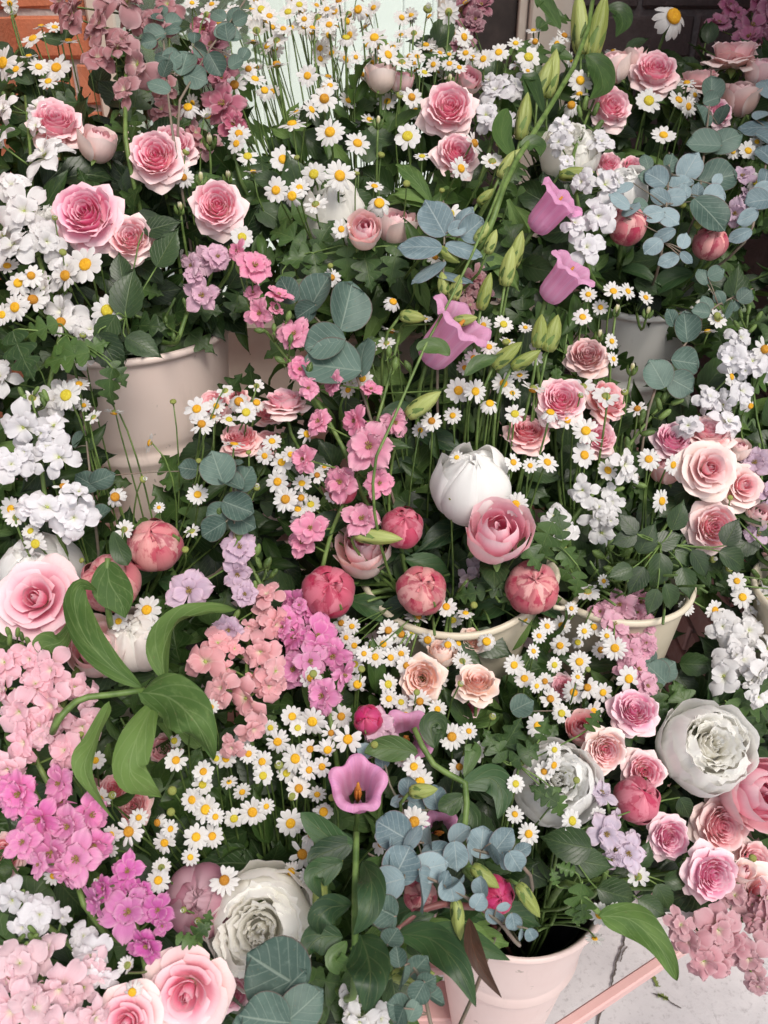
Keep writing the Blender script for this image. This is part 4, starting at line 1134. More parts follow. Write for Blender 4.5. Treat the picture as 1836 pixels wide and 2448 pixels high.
 (0, 1808): [(1090,35,135,0,0),(1255,175,145,.1,.1),(1190,270,145,-.3,0),(1275,330,182,0,0),(1335,375,115,.2,0),(1450,385,145,.1,.1),(1565,345,182,0,0),(1215,500,152,0,.1),(1315,495,145,.1,.1),(1180,625,112,0,0),(980,410,145,-.45,-.1),(1055,450,115,.65,-.1),(1020,535,155,-.1,.1),(800,465,192,0,0),(690,485,115,-.2,0),(620,265,125,.1,.1),(1000,690,135,0,-.5,1),(980,770,155,.1,.6),(1390,770,182,0,.4),(1500,220,115,.4,-.2),(1260,95,135,0,.3),(1630,120,145,0,.1),(1420,160,105,0,-.7,1),(330,740,115,.2,.3),(790,1295,135,0,-.6,1),(820,1460,152,.2,-.2),(860,380,115,.1,.6),(680,580,105,-.1,-.2),(1650,310,105,.1,.1)],
 (600, 1808): [(80,130,165,0,.05),(220,105,135,.1,.2),(360,85,125,.1,.1),(295,200,155,.1,.3),(20,345,172,0,0),(115,325,135,.35,0),(245,415,175,0,.1),(370,480,152,.45,-.1),(320,605,182,0,0),(250,715,155,-.1,.1),(345,740,95,.2,.2),(450,345,152,.1,.5),(800,540,135,.7,.1),(195,825,65,0,.3),(1045,160,182,.2,0),(1000,75,145,-.1,.4),(1010,405,192,0,0),(850,865,75,.2,-.3),(1300,90,135,.2,.3),(1640,170,125,.4,0),(410,235,115,0,-.3)],
 (1196, 1808): [(145,145,145,.1,.1),(270,95,125,0,.5),(340,65,125,.4,.2),(175,480,155,0,.1),(90,360,115,.3,.6),(445,400,155,.45,0),(330,300,105,.85,0),(600,370,145,.3,-.3),(855,745,135,0,-.4,1),(615,980,145,-.1,.1),(705,985,142,.25,.1),(585,1130,115,0,-.85,1),(710,575,95,.65,-.3),(820,640,105,.3,0)],
}
seen = []; todo = []
NEARER = [(0, 600), (600, 1808)]
for (ox, oy), lst in TILES.items():
    for e in lst:
        x, y, dpx = ox+e[0]/TS, oy+e[1]/TS, e[2]/TS
        if any((x-a)**2+(y-b)**2 < 22**2 for a, b in seen): continue
        seen.append((x, y)); todo.append((dpx, x, y, e))
todo.sort(key=lambda q: -q[0])
SMALL = todo[300:]
for dpx, x, y, e in todo[:300]:
        deep = .030 if (800 < x < 1460 and 1470 < y < 1740) or (x < 330 and y < 240) else 0.0
        build_daisy(x, y, dpx, e[3], e[4], len(e) > 5, dz=-.012+jv(.012)+deep)
for (x, y, s, fx, fy, tf) in [(265, 1560/2.592*0+808, 22, .7, .3, 1), (414, 961, 16, 0, .8, 0), (341, 1146, 18, .8, .2, 1), (475, 1102, 14, .3, .5, 0), (911, 371, 18, .3, .7, 0), (852, 415, 16, .2, .8, 1),
      (972, 440, 18, 0, .3, 0), (790, 636, 14, 0, .3, 0), (196, 1340, 14, -.6, .3, 0), (412, 1890, 22, 0, .2, 0), (409, 1941, 20, 0, .2, 0), (268, 1901, 20, .6, .3, 1), (698, 1904, 20, 0, .3, 0), (864, 1600, 18, .2, .6, 0),
      (1177, 1714, 18, .2, .6, 1), (1247, 1824, 14, 0, .3, 0), (1356, 1851, 14, 0, .3, 0), (1493, 938, 18, -.3, .4, 1), (1745, 1190, 14, 0, .3, 0), (1022, 23, 22, .2, .3, 1), (993, 668, 12, 0, .4, 0), (1405, 1600, 14, .3, .2, 0),
      (996, 1655, 16, .2, .2, 0), (667, 1830, 22, 0, .7, 1), (1100, 1635, 16, .5, .5, 1), (175, 1228, 16, 0, .5, 0)]:
    build_daisybud(x, y, s, fx, fy, tf, -.012)
# the one large daisy in front of the dark wall
dz_ = build_daisy(1610, 40, 108, .05, -.12, z=1.02, name='large_daisy')
dz_['label'] = 'large white daisy hanging before the dark brick'; del dz_['group']

# roses ------------------------------------------------------------ px, py, size, facing, kind, colours
for e in [
 (135,290,135,.25,.45,'rosette','pink'),(205,510,170,.0,.08,'rosette','deep',-.02),(312,568,125,.1,.1,'rosette','pale',-.01),(372,372,135,.08,.1,'rosette','pink',-.02),(418,345,112,.35,.3,'rosette','pink',.02),(520,492,135,.12,.05,'rosette','pink',-.01),(238,345,95,.35,.75,'cup','pale',.01),
 (1075,257,135,.0,.1,'rosette','pink',-.01),(1118,192,66,.3,.3,'cup','pink',.02),(1093,365,108,.2,.2,'rosette','pink',.01),(910,182,80,.0,.85,'cup','cream',.02),(962,195,60,.1,.8,'cup','pink',.03),(872,552,92,0,.25,'cup','pale',-.02),(945,545,110,.1,.8,'cup','pale',.05),
 (1567,168,115,0,.35,'rosette','pink',-.01),(1463,158,88,-.2,.8,'cup','pale',0),(1462,255,110,.2,.2,'rosette','pink',0),(1755,128,135,0,.86,'rosette','pale',.0),(1672,190,115,0,.88,'rosette','pale',.02),(1822,170,80,.1,.8,'cup','pink',.0),(1768,232,95,.0,.8,'cup','dusty',.0),(1722,268,72,.3,.2,'rosette','lilac',.0),(1457,392,68,.1,.2,'rosette','pink',.02),(1512,398,62,.1,.3,'rosette','pink',.03),(1515,138,40,0,.9,'bud','pale',.01),
 (510,968,85,0,.35,'rosette','coral',.02),(573,1048,100,0,.7,'rosette','coral',.01),(560,950,70,0,.5,'rosette','coral',.04),(640,985,70,.1,.6,'rosette','coral',.04),(682,958,108,0,.9,'rosette','pink',.0),(640,1060,80,.1,.5,'rosette','coral',.04),
 (1405,850,105,-.1,.4,'rosette','dusty',.0),(1342,955,128,0,.3,'rosette','pink',-.005),(1452,955,115,.5,.45,'rosette','coral',.01),(1262,1030,108,0,.6,'rosette','coral',.02),(1432,1045,95,.25,.3,'rosette','pink',.02),(1612,1050,105,0,.5,'rosette','lilac',.01),(1697,1035,120,0,.75,'rosette','pale',.0),(1692,1122,128,0,.1,'tea','cream',-.02),(1772,1162,105,.2,.1,'tea','cream',.0),(1766,1075,62,.1,.8,'cup','cream',.01),(1590,1122,78,-.1,.85,'cup','coral',.02),(1707,1260,132,0,.03,'rosette','pale',-.02),(1812,1232,66,.1,.6,'cup','pale',.0),
 (1008,1622,118,-.15,.15,'peach','peach',.01),(1142,1632,112,0,.82,'peach','peach',.0),(1055,1562,70,0,.85,'cup','peach',.02),(1128,1530,70,.1,.5,'peach','peach',.03),(1120,1690,70,.2,.4,'rosette','pink',.04),
 (1517,1700,125,0,.62,'rosette','lilac',-.01),(1447,1792,112,.02,.1,'rosette','cream',-.015),(1392,1745,88,-.2,.7,'cup','coral',.02),(1542,1845,102,0,.2,'rosette','pink',-.01),(1345,1640,70,-.2,.4,'rosette','pink',.05),
 (1600,2002,108,.15,.15,'rosette','lilac',-.01),(1725,1975,140,.2,.2,'rosette','pale',.01),(1702,2090,138,.2,.05,'rosette','lilac',-.03),(1802,2060,110,.2,.5,'rosette','pale',.03),(1810,2135,125,.2,.2,'tea','cream',-.01),(1775,2085,40,.3,.7,'bud','cream',-.03),
 (450,2368,180,0,.1,'tea','pink',-.01),(305,2442,140,0,.3,'tea','pink',-.0),(552,2372,100,.2,.2,'rosette','deep',.03),(272,1885,85,0,.7,'rosette','coral',.06),(318,1925,95,.1,.5,'rosette','coral',.06),(8,2045,110,-.2,.4,'rosette','coral',.05),(390,1790,80,0,.3,'rosette','coral',.07),(430,1855,75,0,.4,'rosette','coral',.08),(380,1640,70,0,.6,'rosette','coral',.06),
 (222,1665-400,40,0,.6,'bud','coral',.1)]:
    build_rose(*e[:7], dz=e[7] if len(e) > 7 else 0.0)
for (x, y, s, a) in [(430, 490, 38, .7), (300, 648, 38, .5), (480, 420, 40, .9), (500, 330, 46, .6), (545, 415, 38, .6), (560, 590, 40, .8), (1475, 735, 34, .92), (1550, 740, 34, .9), (1435, 795, 34, .92), (1512, 875, 36, .9), (1075, 185, 34, .9), (905, 285, 34, .92)]:
    # still green buds, sepals closed
    z = D(x, y)-.005; fac = face_vec(.1, min(.93, a)); p = P(x, y, z); R = s/FPX*z*.55
    path, bi = stem_path(p-fac*R*.8, fac)
    lm = near(x, y)
    t = thing('rose_bud', path[-1], f'tight green rose bud {near_rel(x, y)}', 'rose bud', f'green rose buds near {lm}')
    stem_part(t, path, .0013, .0020, M_stem, 5)
    M = frame(p-fac*R*.2, fac, rng.uniform(0, 6), R)
    for me, sp, tt in ROSES['bud'][0][:4]:
        part('petal', me, t, M@rotz(sp)@scl(.72), color=col('d8d89a', .8))
    for q in range(5): part('sepal', PSEPAL[q % 2], t, M@rotz(q*1.2566)@scl(.95, .95, 1.1))
build_rose(92,1432,186,.05,.28,'tea','big',-.02,'large full pink rose beside the red striped peony buds')
build_rose(1188,1275,165,0,.5,'cup','big',-.03,'cupped pink rose before the closed white peony')
build_rose(1812,1895,190,.12,.2,'cup','big',-.01,'large pink rose beside the round white peony')
build_rose(872,1312,150,-.1,.55,'cup','pale',.01,'pale pink closed rose beside the pink larkspur')
build_rose(232,1560,150,.1,.5,'cup','pale',.02,'pale blush rose behind the curled sage leaf')

# peonies -----------------------------------------------------------
PW, PC, PB = (.95, .945, .925), (.99, .975, .92), (.86, .76, .72)
build_peony(100,1370,205,.05,.5,'globe',PW,PW,'closed white peony behind the large pink rose',.03)
build_peony(330,1535,158,.0,.6,'globe',PC,PB,'closed blush peony under a daisy beside curled sage leaf',.02)
build_peony(1130,1165,205,.0,.62,'globe',PW,PW,'closed white peony above the cupped pink rose',.01, seedk=1)
build_peony(1682,1792,232,-.02,.42,'open',PC,PW,'round white peony with ruffled heart beside pink rose',-.01)
build_peony(628,2215,290,.05,.35,'open',PC,PC,'ruffled cream peony beside the bell flower leaves',.01, seedk=1)
build_peony(1325,1875,215,.0,.45,'open',PW,PW,'white peony half hidden behind daisies by pink roses',.02)
build_peony(1360,375,150,.0,.5,'open',PC,PC,'cream peony behind white stock and the lilac bell',.04, seedk=1)
build_peony(1487,470,130,.0,.5,'globe',PW,PW,'white peony tucked behind blue eucalyptus',.03)
build_peony(800,520,170,.0,.5,'globe',PC,PC,'cream peony deep behind the feverfew leaves',.07)
build_peony(480,2150,180,.05,.4,'globe',col('d07a98', .8),col('d88ba6', .8),'closed rose pink peony above the magenta larkspur',.02)
build_peony(150,560,150,.05,.5,'open',PW,PW,'white peony behind the tall white stock',.05)
B1c, B2c, B3c = col('f3bcb6', .95), col('e893a4', .9), col('d84c86', .85)
for e in [(370,1305,126,0,.55,B1c,'round red and pink peony bud beside the beige bucket'),(265,1395,140,.0,.5,B1c,'red peony bud clasped by a grey green leaf'),(785,1415,125,.1,.4,B2c,'crimson peony bud with sepal left of the eared bucket'),
          (1007,1412,118,0,.4,B1c,'pink peony bud over the cream bucket rim'),(1272,1405,126,-.05,.35,B1c,'pink peony bud with torn red edge below cupped rose'),(962,1262,100,.1,.5,B2c,'dark striped peony bud behind pale pink rose'),
          (1697,582,80,0,.5,B1c,'peach pink peony bud under blue eucalyptus'),(1522,1912,108,.1,.6,B2c,'dark red peony bud under a lilac larkspur floret'),(1182,2140,90,.2,.3,B3c,'magenta peony bud peeping over the pink bucket'),
          (1005,2140,80,.0,.4,B1c,'red peony bud behind silver eucalyptus leaves'),(880,1720,70,-.2,.4,B3c,'crimson peony bud behind the lilac larkspur floret'),(1500,540,90,.0,.4,B1c,'orange red peony bud under the white peony'),(820,1170,70,0,.5,B2c,'small dark peony bud in the pink larkspur')]:
    build_peony(*e[:5], 'bud', e[5], mixc(e[5], col('b02850', .85), .72), e[6], -.01, 'peony bud', 'peony_bud', 5 if e[2] > 90 else 3, seedk=int(e[0]))

# stock ---------------------------------------------------------------
WHT, BLU = (.80, .79, .79), (.79, .78, .81)
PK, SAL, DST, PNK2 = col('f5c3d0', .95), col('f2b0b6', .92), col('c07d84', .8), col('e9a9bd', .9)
build_spike('stock','stock','tall white stock beside the pink spray roses',[(18,262,85,-.2,.4),(88,255,95,.2,.5),(10,355,110,-.3,.1),(112,378,145,.1,.1),(58,508,140,-.1,.1),(112,580,115,.1,.2),(48,600,120,-.2,.2),(160,640,105,.2,.3),(20,440,100,-.3,.2),(5,560,110,-.3,.2)],STOCK,EYE_STOCK,WHT,stem_px=[(60,230),(75,400),(80,560),(120,700)],buds=[(30,235,30,80),(10,230,26,100)],dz=-.01)
build_spike('stock','stock','white stock low over the beige bucket rim',[(150,745,140,0,.3),(215,792,95,.2,.1),(110,690,110,0,.4),(135,960,110,.2,.2),(180,860,90,.1,.2),(8,905,110,-.3,.3)],STOCK,EYE_STOCK,WHT,stem_px=[(140,690),(150,760),(130,860),(110,960)],dz=.005)
build_spike('stock','stock','low white stock before the ridged beige bucket',[(65,1022,135,-.1,.1),(145,1095,120,.2,.2),(35,1112,110,-.2,.2),(75,1215,115,-.1,.3),(178,1235,135,.1,.1),(120,1215,115,0,.3),(130,1020,90,.3,.2),(60,1110,100,0,.2),(195,1180,80,.3,.3),(160,1265,80,0,-.1)],STOCK,EYE_STOCK,BLU,stem_px=[(80,960),(95,1060),(110,1200),(150,1300)],dz=-.02)
build_spike('stock','stock','white stock with green tip beside the upturned lilac bell',[(1342,305,75,-.1,.3),(1335,345,80,0,.3),(1440,335,80,.4,.3),(1442,448,115,.1,.1),(1425,522,110,.1,.05),(1398,597,115,.05,.05),(1365,545,85,-.2,.1),(1465,445,80,.3,.1),(1390,440,80,-.3,.1)],STOCK,EYE_STOCK,BLU,stem_px=[(1420,240),(1385,330),(1370,400),(1400,600)],buds=[(1400,245,34,80),(1425,260,34,70),(1385,265,30,110),(1432,300,34,50)],dz=-.025)
build_spike('stock','stock','white stock behind the many-petalled pink rose',[(1190,222,120,.1,.2),(1160,280,95,0,.2),(1205,305,90,.1,.1),(1225,205,90,.2,.2),(1245,165,70,.1,.4),(1170,190,70,-.1,.4)],STOCK,EYE_STOCK,BLU,stem_px=[(1215,130),(1200,220),(1180,320)],buds=[(1230,130,30,80),(1240,160,30,60)],dz=.015)
build_spike('stock','stock','white stock with pale buds against the dark brick',[(1772,805,95,0,.2),(1742,860,90,-.2,.1),(1690,955,85,-.2,.1),(1772,935,100,0,.1),(1728,1012,100,0,.1),(1832,870,110,.2,.1),(1790,870,90,.1,.1),(1700,970,75,-.2,.2),(1640,1020,80,-.2,.1)],STOCK,EYE_STOCK,BLU,stem_px=[(1790,720),(1780,830),(1760,940),(1740,1060)],buds=[(1790,740,26,80),(1770,750,24,110),(1815,755,28,60),(1760,775,24,130),(1800,785,26,50)],dz=.0)
build_spike('stock','stock','white stock with a long green budded tip by cream pink roses',[(1425,1232,105,0,.1),(1442,1275,95,.1,0),(1352,1265,95,-.1,.1),(1392,1172,90,0,.2),(1480,1112,95,.2,.1),(1512,1135,85,.3,.1),(1330,1235,80,-.2,.1),(1460,1200,80,.1,.2)],STOCK,EYE_STOCK,WHT,stem_px=[(1600,945),(1530,1030),(1450,1140),(1370,1240)],buds=[(1590,945,36,60),(1620,960,34,20),(1575,965,34,110),(1535,995,40,80),(1590,990,38,40),(1550,1035,36,10),(1500,1060,38,100),(1480,1170,30,20),(1530,1160,36,-10)],dz=-.01)
build_spike('stock','stock','full white stock above the round white peony',[(1792,1510,110,0,.1),(1768,1575,130,-.1,.1),(1728,1615,110,-.2,.0),(1805,1605,115,.2,0),(1722,1495,95,-.2,.2),(1830,1550,100,.2,.1),(1755,1530,95,-.1,.1),(1800,1660,80,0,-.2),(1820,1420,80,.2,.2)],STOCK,EYE_STOCK,WHT,stem_px=[(1810,1400),(1780,1500),(1760,1600),(1770,1700)],dz=.0)
build_spike('stock','stock','white and lilac stock between the hot pink larkspur and pale stock',[(105,2172,115,.15,.1),(30,2150,110,-.1,.3),(230,2262,105,.2,.2),(60,2210,90,-.1,.2),(250,2320,95,.2,0),(190,2250,80,0,.3)],STOCK,EYE_STOCK,BLU,stem_px=[(40,2120),(90,2190),(170,2260)],buds=[(25,2140,28,90),(50,2165,28,90),(55,2135,26,80),(60,2195,26,70)],dz=.0)
build_spike('stock','stock','white stock under the long bell flower leaf',[(862,2425,110,-.1,.1),(905,2445,95,.1,.1),(835,2400,80,-.2,.3)],STOCK,EYE_STOCK,WHT,stem_px=[(860,2390),(880,2430),(890,2470)],dz=.0)
build_spike('stock','stock','white stock deep beside the cupped rose',[(1150,1340,80,0,.3),(1120,1385,70,0,.2)],STOCK,EYE_STOCK,col('d8c0cc', .8),stem_px=[(1140,1320),(1130,1400)],dz=.02)
build_spike('stock','stock','pale pink stock with big curled sage leaves',[(18,1585,125,-.2,.2),(140,1592,125,.1,.3),(132,1685,155,0,.1),(38,1705,135,-.2,.1),(188,1740,120,.3,.1),(62,1775,125,-.1,0),(150,1800,115,.1,-.1),(18,1835,115,-.2,0),(205,1662,90,.4,.1),(85,1640,110,0,.2),(95,1740,110,0,.1),(10,1650,100,-.3,.1),(180,1640,95,.3,.2)],STOCK,EYE_STOCK,PK,stem_px=[(40,1540),(90,1660),(80,1790),(120,1880)],dz=-.02)
build_spike('stock','stock','salmon pink stock beside bright pink larkspur',[(490,1585,130,-.2,.1),(555,1515,100,-.1,.3),(622,1560,125,.1,.1),(590,1668,130,0,.05),(642,1425,95,.1,.3),(655,1490,95,.2,.1),(535,1645,105,-.2,0),(520,1540,95,-.2,.2),(640,1640,100,.2,0),(605,1735,95,0,-.1),(560,1780,80,-.1,-.1),(625,1480,85,0,.2),(660,1600,85,.3,0)],STOCK,EYE_STOCK,SAL,stem_px=[(640,1350),(600,1500),(590,1620),(600,1760)],buds=[(640,1350,36,80),(618,1345,34,110),(655,1370,32,50),(565,1470,36,60),(610,1400,30,90)],dz=-.015)
build_spike('stock','stock','front pale pink stock beside the front pink rose',[(50,2300,145,-.1,.2),(152,2345,135,.1,.1),(22,2425,150,-.2,.05),(212,2335,110,.3,.1),(165,2435,130,.1,0),(90,2390,120,0,.1),(20,2350,110,-.3,.2),(110,2280,110,0,.3),(230,2420,100,.3,0),(190,2380,100,.2,.1)],STOCK,EYE_STOCK,mixc(PK, WHT, .2),stem_px=[(70,2250),(100,2340),(110,2440),(150,2520)],dz=-.01)
build_spike('stock','stock','dusky pink stock hanging over the cracked paving',[(1700,2205,140,-.1,.15),(1640,2235,125,-.2,.1),(1682,2292,120,-.1,-.1),(1782,2275,120,.1,-.1),(1825,2200,120,.2,.1),(1762,2150,100,0,.3),(1618,2200,85,-.3,.2),(1800,2335,80,0,-.3),(1740,2240,110,0,0),(1810,2130,90,.2,.2)],STOCK,EYE_STOCK,mixc(DST, PK, .35),stem_px=[(1640,2215),(1720,2215),(1800,2190),(1860,2150)],dz=-.02,bi=9)
build_spike('stock','stock','dusty pink stock before the orange brick',[(252,72,150,-.1,.2),(302,22,140,0,.3),(180,40,120,-.3,.2),(332,152,130,.1,.1),(372,60,110,.2,.2),(300,215,105,0,0),(402,15,100,.3,.3),(150,5,100,-.2,.3),(230,140,100,-.2,.1),(262,5,110,0,.3)],STOCK,EYE_STOCK,DST,stem_px=[(300,-40),(305,80),(300,200),(300,330)],dz=-.05,fmat=M_stem)
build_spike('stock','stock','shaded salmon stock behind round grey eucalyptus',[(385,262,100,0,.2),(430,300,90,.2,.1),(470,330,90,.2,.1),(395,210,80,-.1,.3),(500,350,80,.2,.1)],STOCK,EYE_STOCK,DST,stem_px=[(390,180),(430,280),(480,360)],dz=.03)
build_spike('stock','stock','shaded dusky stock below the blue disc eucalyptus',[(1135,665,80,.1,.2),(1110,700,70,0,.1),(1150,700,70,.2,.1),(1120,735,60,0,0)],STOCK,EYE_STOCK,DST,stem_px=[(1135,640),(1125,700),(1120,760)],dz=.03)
# larkspur --------------------------------------------------------------
LP, LH, LM, LL, LPP = col('ee96b8', .95), col('ea84c2', .95), col('dc62ba', .9), col('d9bcd6', .88), col('ecaec6', .9)
build_spike('larkspur','larkspur','pink larkspur with bud tips over the coral roses',[(886,1070,135,0,.1),(815,1152,100,-.1,.1),(905,1155,80,.6,-.1),(852,1005,85,-.5,.2),(942,1005,85,.65,0),(865,1242,100,0,.1),(745,1262,90,-.2,.1),(722,1295,80,-.3,0),(765,1010,75,-.5,.1),(800,920,65,-.5,.3),(885,930,60,.2,.6),(730,1100,80,-.5,0)],LARK,EYE_LARK,LP,stem_px=[(960,780),(915,960),(870,1100),(800,1250),(770,1360)],buds=[(985,755,46,40),(1110,765,46,10),(945,870,44,80),(975,875,40,120),(1040,940,40,200),(930,840,36,90)],dz=-.03,leafs=1)
build_spike('larkspur','larkspur','larkspur tip of green buds bending over the beige bucket',[(612,645,95,-.1,.1),(622,745,85,-.2,.1),(702,795,90,.1,.1),(665,712,75,.3,.4),(570,600,60,-.3,.3),(715,880,70,.2,0),(740,930,60,.2,0)],LARK,EYE_LARK,LP,stem_px=[(600,750),(690,860),(770,980),(830,1090)],buds=[(659,740,36,80),(690,755,34,70),(668,860,36,150),(740,880,38,70),(655,783,28,90),(725,930,34,200),(620,790,34,180),(695,810,32,80),(570,640,34,100)],dz=-.035)
build_spike('larkspur','larkspur','green larkspur tip of fat buds rising past lilac bell',[],LARK,EYE_LARK,LP,stem_px=[],dz=0) if False else None
build_spike('larkspur','larkspur','bright pink larkspur beside the salmon stock',[(710,1450,95,-.1,.3),(760,1525,115,.1,.1),(705,1530,90,-.2,.1),(795,1570,105,.2,.05),(702,1605,110,-.1,.0),(775,1658,100,.1,-.1),(740,1580,100,0,.1),(820,1610,80,.3,-.1),(690,1480,80,-.2,.2),(750,1470,80,.1,.3)],LARK,EYE_LARK,LH,stem_px=[(700,1410),(740,1520),(770,1620),(790,1720)],dz=-.01)
build_spike('larkspur','larkspur','hot pink larkspur below the pale pink stock',[(58,1888,120,-.1,.2),(100,1952,125,0,.1),(172,1968,110,.1,.1),(192,2046,135,.1,0),(115,2045,120,-.1,0),(218,1945,105,.3,.1),(138,1878,95,.1,.2),(20,1920,90,-.2,.1),(230,2010,100,.3,0),(60,2010,95,-.2,.1),(150,2090,90,0,-.2),(0,1880,90,-.3,.2)],LARK,EYE_LARK,LH,stem_px=[(60,1850),(120,1960),(170,2070),(200,2160)],dz=-.02)
build_spike('larkspur','larkspur','magenta larkspur above the front pink rose',[(305,2086,95,.1,.2),(300,2192,130,0,.05),(388,2160,85,.3,.1),(348,2264,100,.1,-.1),(240,2140,85,-.3,.1),(260,2110,70,-.2,.2),(340,2130,80,.2,.1)],LARK,EYE_LARK,LM,stem_px=[(280,2050),(300,2130),(330,2230),(350,2320)],dz=-.015)
build_spike('larkspur','larkspur','pale lilac larkspur with green buds above salmon stock',[(460,1408,115,-.1,.0),(562,1372,85,.3,.1),(572,1308,95,.1,.4),(545,1505,80,-.1,.1),(590,1420,70,.2,.1)],LARK,EYE_LARK,LL,stem_px=[(530,1215),(575,1310),(610,1370),(640,1440)],buds=[(525,1222,46,90),(572,1275,46,80),(615,1315,44,70),(640,1345,42,60),(520,1240,36,130)],dz=-.025)
build_spike('larkspur','larkspur','faded lilac larkspur inside the beige bucket',[(490,612,85,.1,.2),(484,705,95,-.1,.1),(465,640,70,-.3,.2),(520,615,70,.3,.2)],LARK,EYE_LARK,mixc(LL, LPP, .5),stem_px=[(500,590),(470,680),(430,800)],buds=[(440,720,22,100),(396,765,24,90),(415,805,26,80)],dz=-.005)
build_spike('larkspur','larkspur','lilac white larkspur beside the dark red peony bud',[(1436,1898,80,0,.4),(1444,1985,100,-.1,.1),(1498,2035,95,.1,.1),(1548,1922,62,.2,.3),(1510,2050,70,.2,0),(1470,2060,60,0,0)],LARK,EYE_LARK,col('ddcfe2', .9),stem_px=[(1440,1870),(1460,1970),(1450,2080)],dz=-.02)
build_spike('larkspur','larkspur','pale lilac larkspur beside the dark brick and blue eucalyptus',[(1773,424,68,0,.2),(1751,515,72,-.1,.1),(1790,470,50,.2,.1)],LARK,EYE_LARK,LL,stem_px=[(1780,390),(1765,470),(1740,560)],dz=-.01)
build_spike('larkspur','larkspur','pale lilac larkspur beside the cream pink roses',[(1812,1105,85,.1,.1),(1815,1275,85,.2,.1),(1830,1180,60,.2,.1)],LARK,EYE_LARK,LL,stem_px=[(1815,1060),(1820,1180),(1810,1320)],dz=.0)
build_spike('larkspur','larkspur','pale lilac larkspur floret behind the bell flower',[(898,1735,95,-.1,.3),(920,1770,70,.2,.1)],LARK,EYE_LARK,col('dfb4cc', .9),stem_px=[(890,1700),(900,1760),(910,1850)],dz=-.005)
build_spike('larkspur','larkspur','pale pink larkspur with green bud tip beside cream bucket',[(1480,1442,85,-.1,.2),(1532,1440,75,.2,.2),(1468,1492,75,-.2,.1),(1522,1502,85,.1,.1),(1540,1548,70,.2,0),(1505,1555,70,0,0),(1440,1465,60,-.3,.1),(1530,1605,80,.1,0),(1548,1640,70,.2,-.1),(1500,1600,60,-.1,0)],LARK,EYE_LARK,LPP,stem_px=[(1450,1290),(1475,1390),(1510,1500),(1530,1640)],buds=[(1430,1325,46,150),(1460,1300,44,90),(1505,1345,46,10),(1480,1385,44,200),(1520,1395,42,30),(1500,1320,40,40),(1455,1360,40,160)],dz=-.005)
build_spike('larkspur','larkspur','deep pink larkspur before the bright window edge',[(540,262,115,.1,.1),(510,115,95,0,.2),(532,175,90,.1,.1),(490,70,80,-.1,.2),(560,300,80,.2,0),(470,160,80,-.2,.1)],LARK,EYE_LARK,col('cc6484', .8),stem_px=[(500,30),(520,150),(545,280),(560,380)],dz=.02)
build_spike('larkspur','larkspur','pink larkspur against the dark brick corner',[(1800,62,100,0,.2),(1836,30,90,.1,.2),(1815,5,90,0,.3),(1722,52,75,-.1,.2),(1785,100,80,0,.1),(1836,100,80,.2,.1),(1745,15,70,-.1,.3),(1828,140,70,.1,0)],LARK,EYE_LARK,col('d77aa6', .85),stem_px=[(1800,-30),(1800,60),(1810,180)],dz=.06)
build_spike('larkspur','larkspur','dim pink larkspur before the dark sheet in the window gap',[(1105,20,80,0,.2),(1130,60,75,.1,.1),(1110,100,75,0,.1),(1150,15,70,.2,.2)],LARK,EYE_LARK,col('b06078', .7),stem_px=[(1110,-20),(1120,60),(1110,160)],dz=.10)

# bell flowers ------------------------------------------------------------
build_bell(856,1872,116,.03,.62,'lilac pink bell flower facing out with orange stamen',-.055,1.6,.31)
build_bell(1345,470,104,.58,.60,'upturned lilac pink bell flower beside the white stock',-.05,1.3,.5)
build_bell(1372,638,104,.55,.62,'drooping lilac pink bell flower above the white bucket daisies',-.06,1.3,.1)
build_bell(1110,765,140,.60,.62,'biggest lilac pink bell flower side on behind larkspur buds',-.045,1.35,.9)
build_bell(972,1762,110,.0,.35,'lilac pink bell flower half hidden behind a daisy',-.0,1.0,.9)
build_bell(1060,1990,90,.3,.4,'pale pink bell flower behind the silver eucalyptus',.02,1.0,.9)
for (x, y, lp, ang, wp) in [(1252,282,108,82,46),(1428,70,150,78,56),(1386,60,140,95,52),(1318,180,110,80,50),(1300,190,95,70,44),(1010,968,100,35,52),(900,1283,120,-5,48),(1095,2195,92,-84,42),(1158,2095,80,-35,46),(985,2330,105,10,50),
        (1262,2150,90,-55,44),(1320,800,90,75,52),(1290,795,80,85,46),(1210,850,90,40,46),(1255,860,80,30,40),(1160,700,90,75,40),(1215,640,95,80,46),(1235,600,90,75,42),(1210,350+45,70,60,34),(1225,380,60,45,34),(1155,555,62,50,36),(1175,580,60,70,34),
        (1090,690,62,75,40),(1060,680,56,100,36),(1110,766,60,10,36),(985,758,64,-10,40),(1070,610,66,-35,36),(765,2140,120,88,46),(800,2060,80,70,50),(1010,1890,70,10,44),(1375,415,84,0,40),(1160,470,50,40,28)]:
    build_bellbud(x, y, lp, ang, wp*.86, dz=-.03)

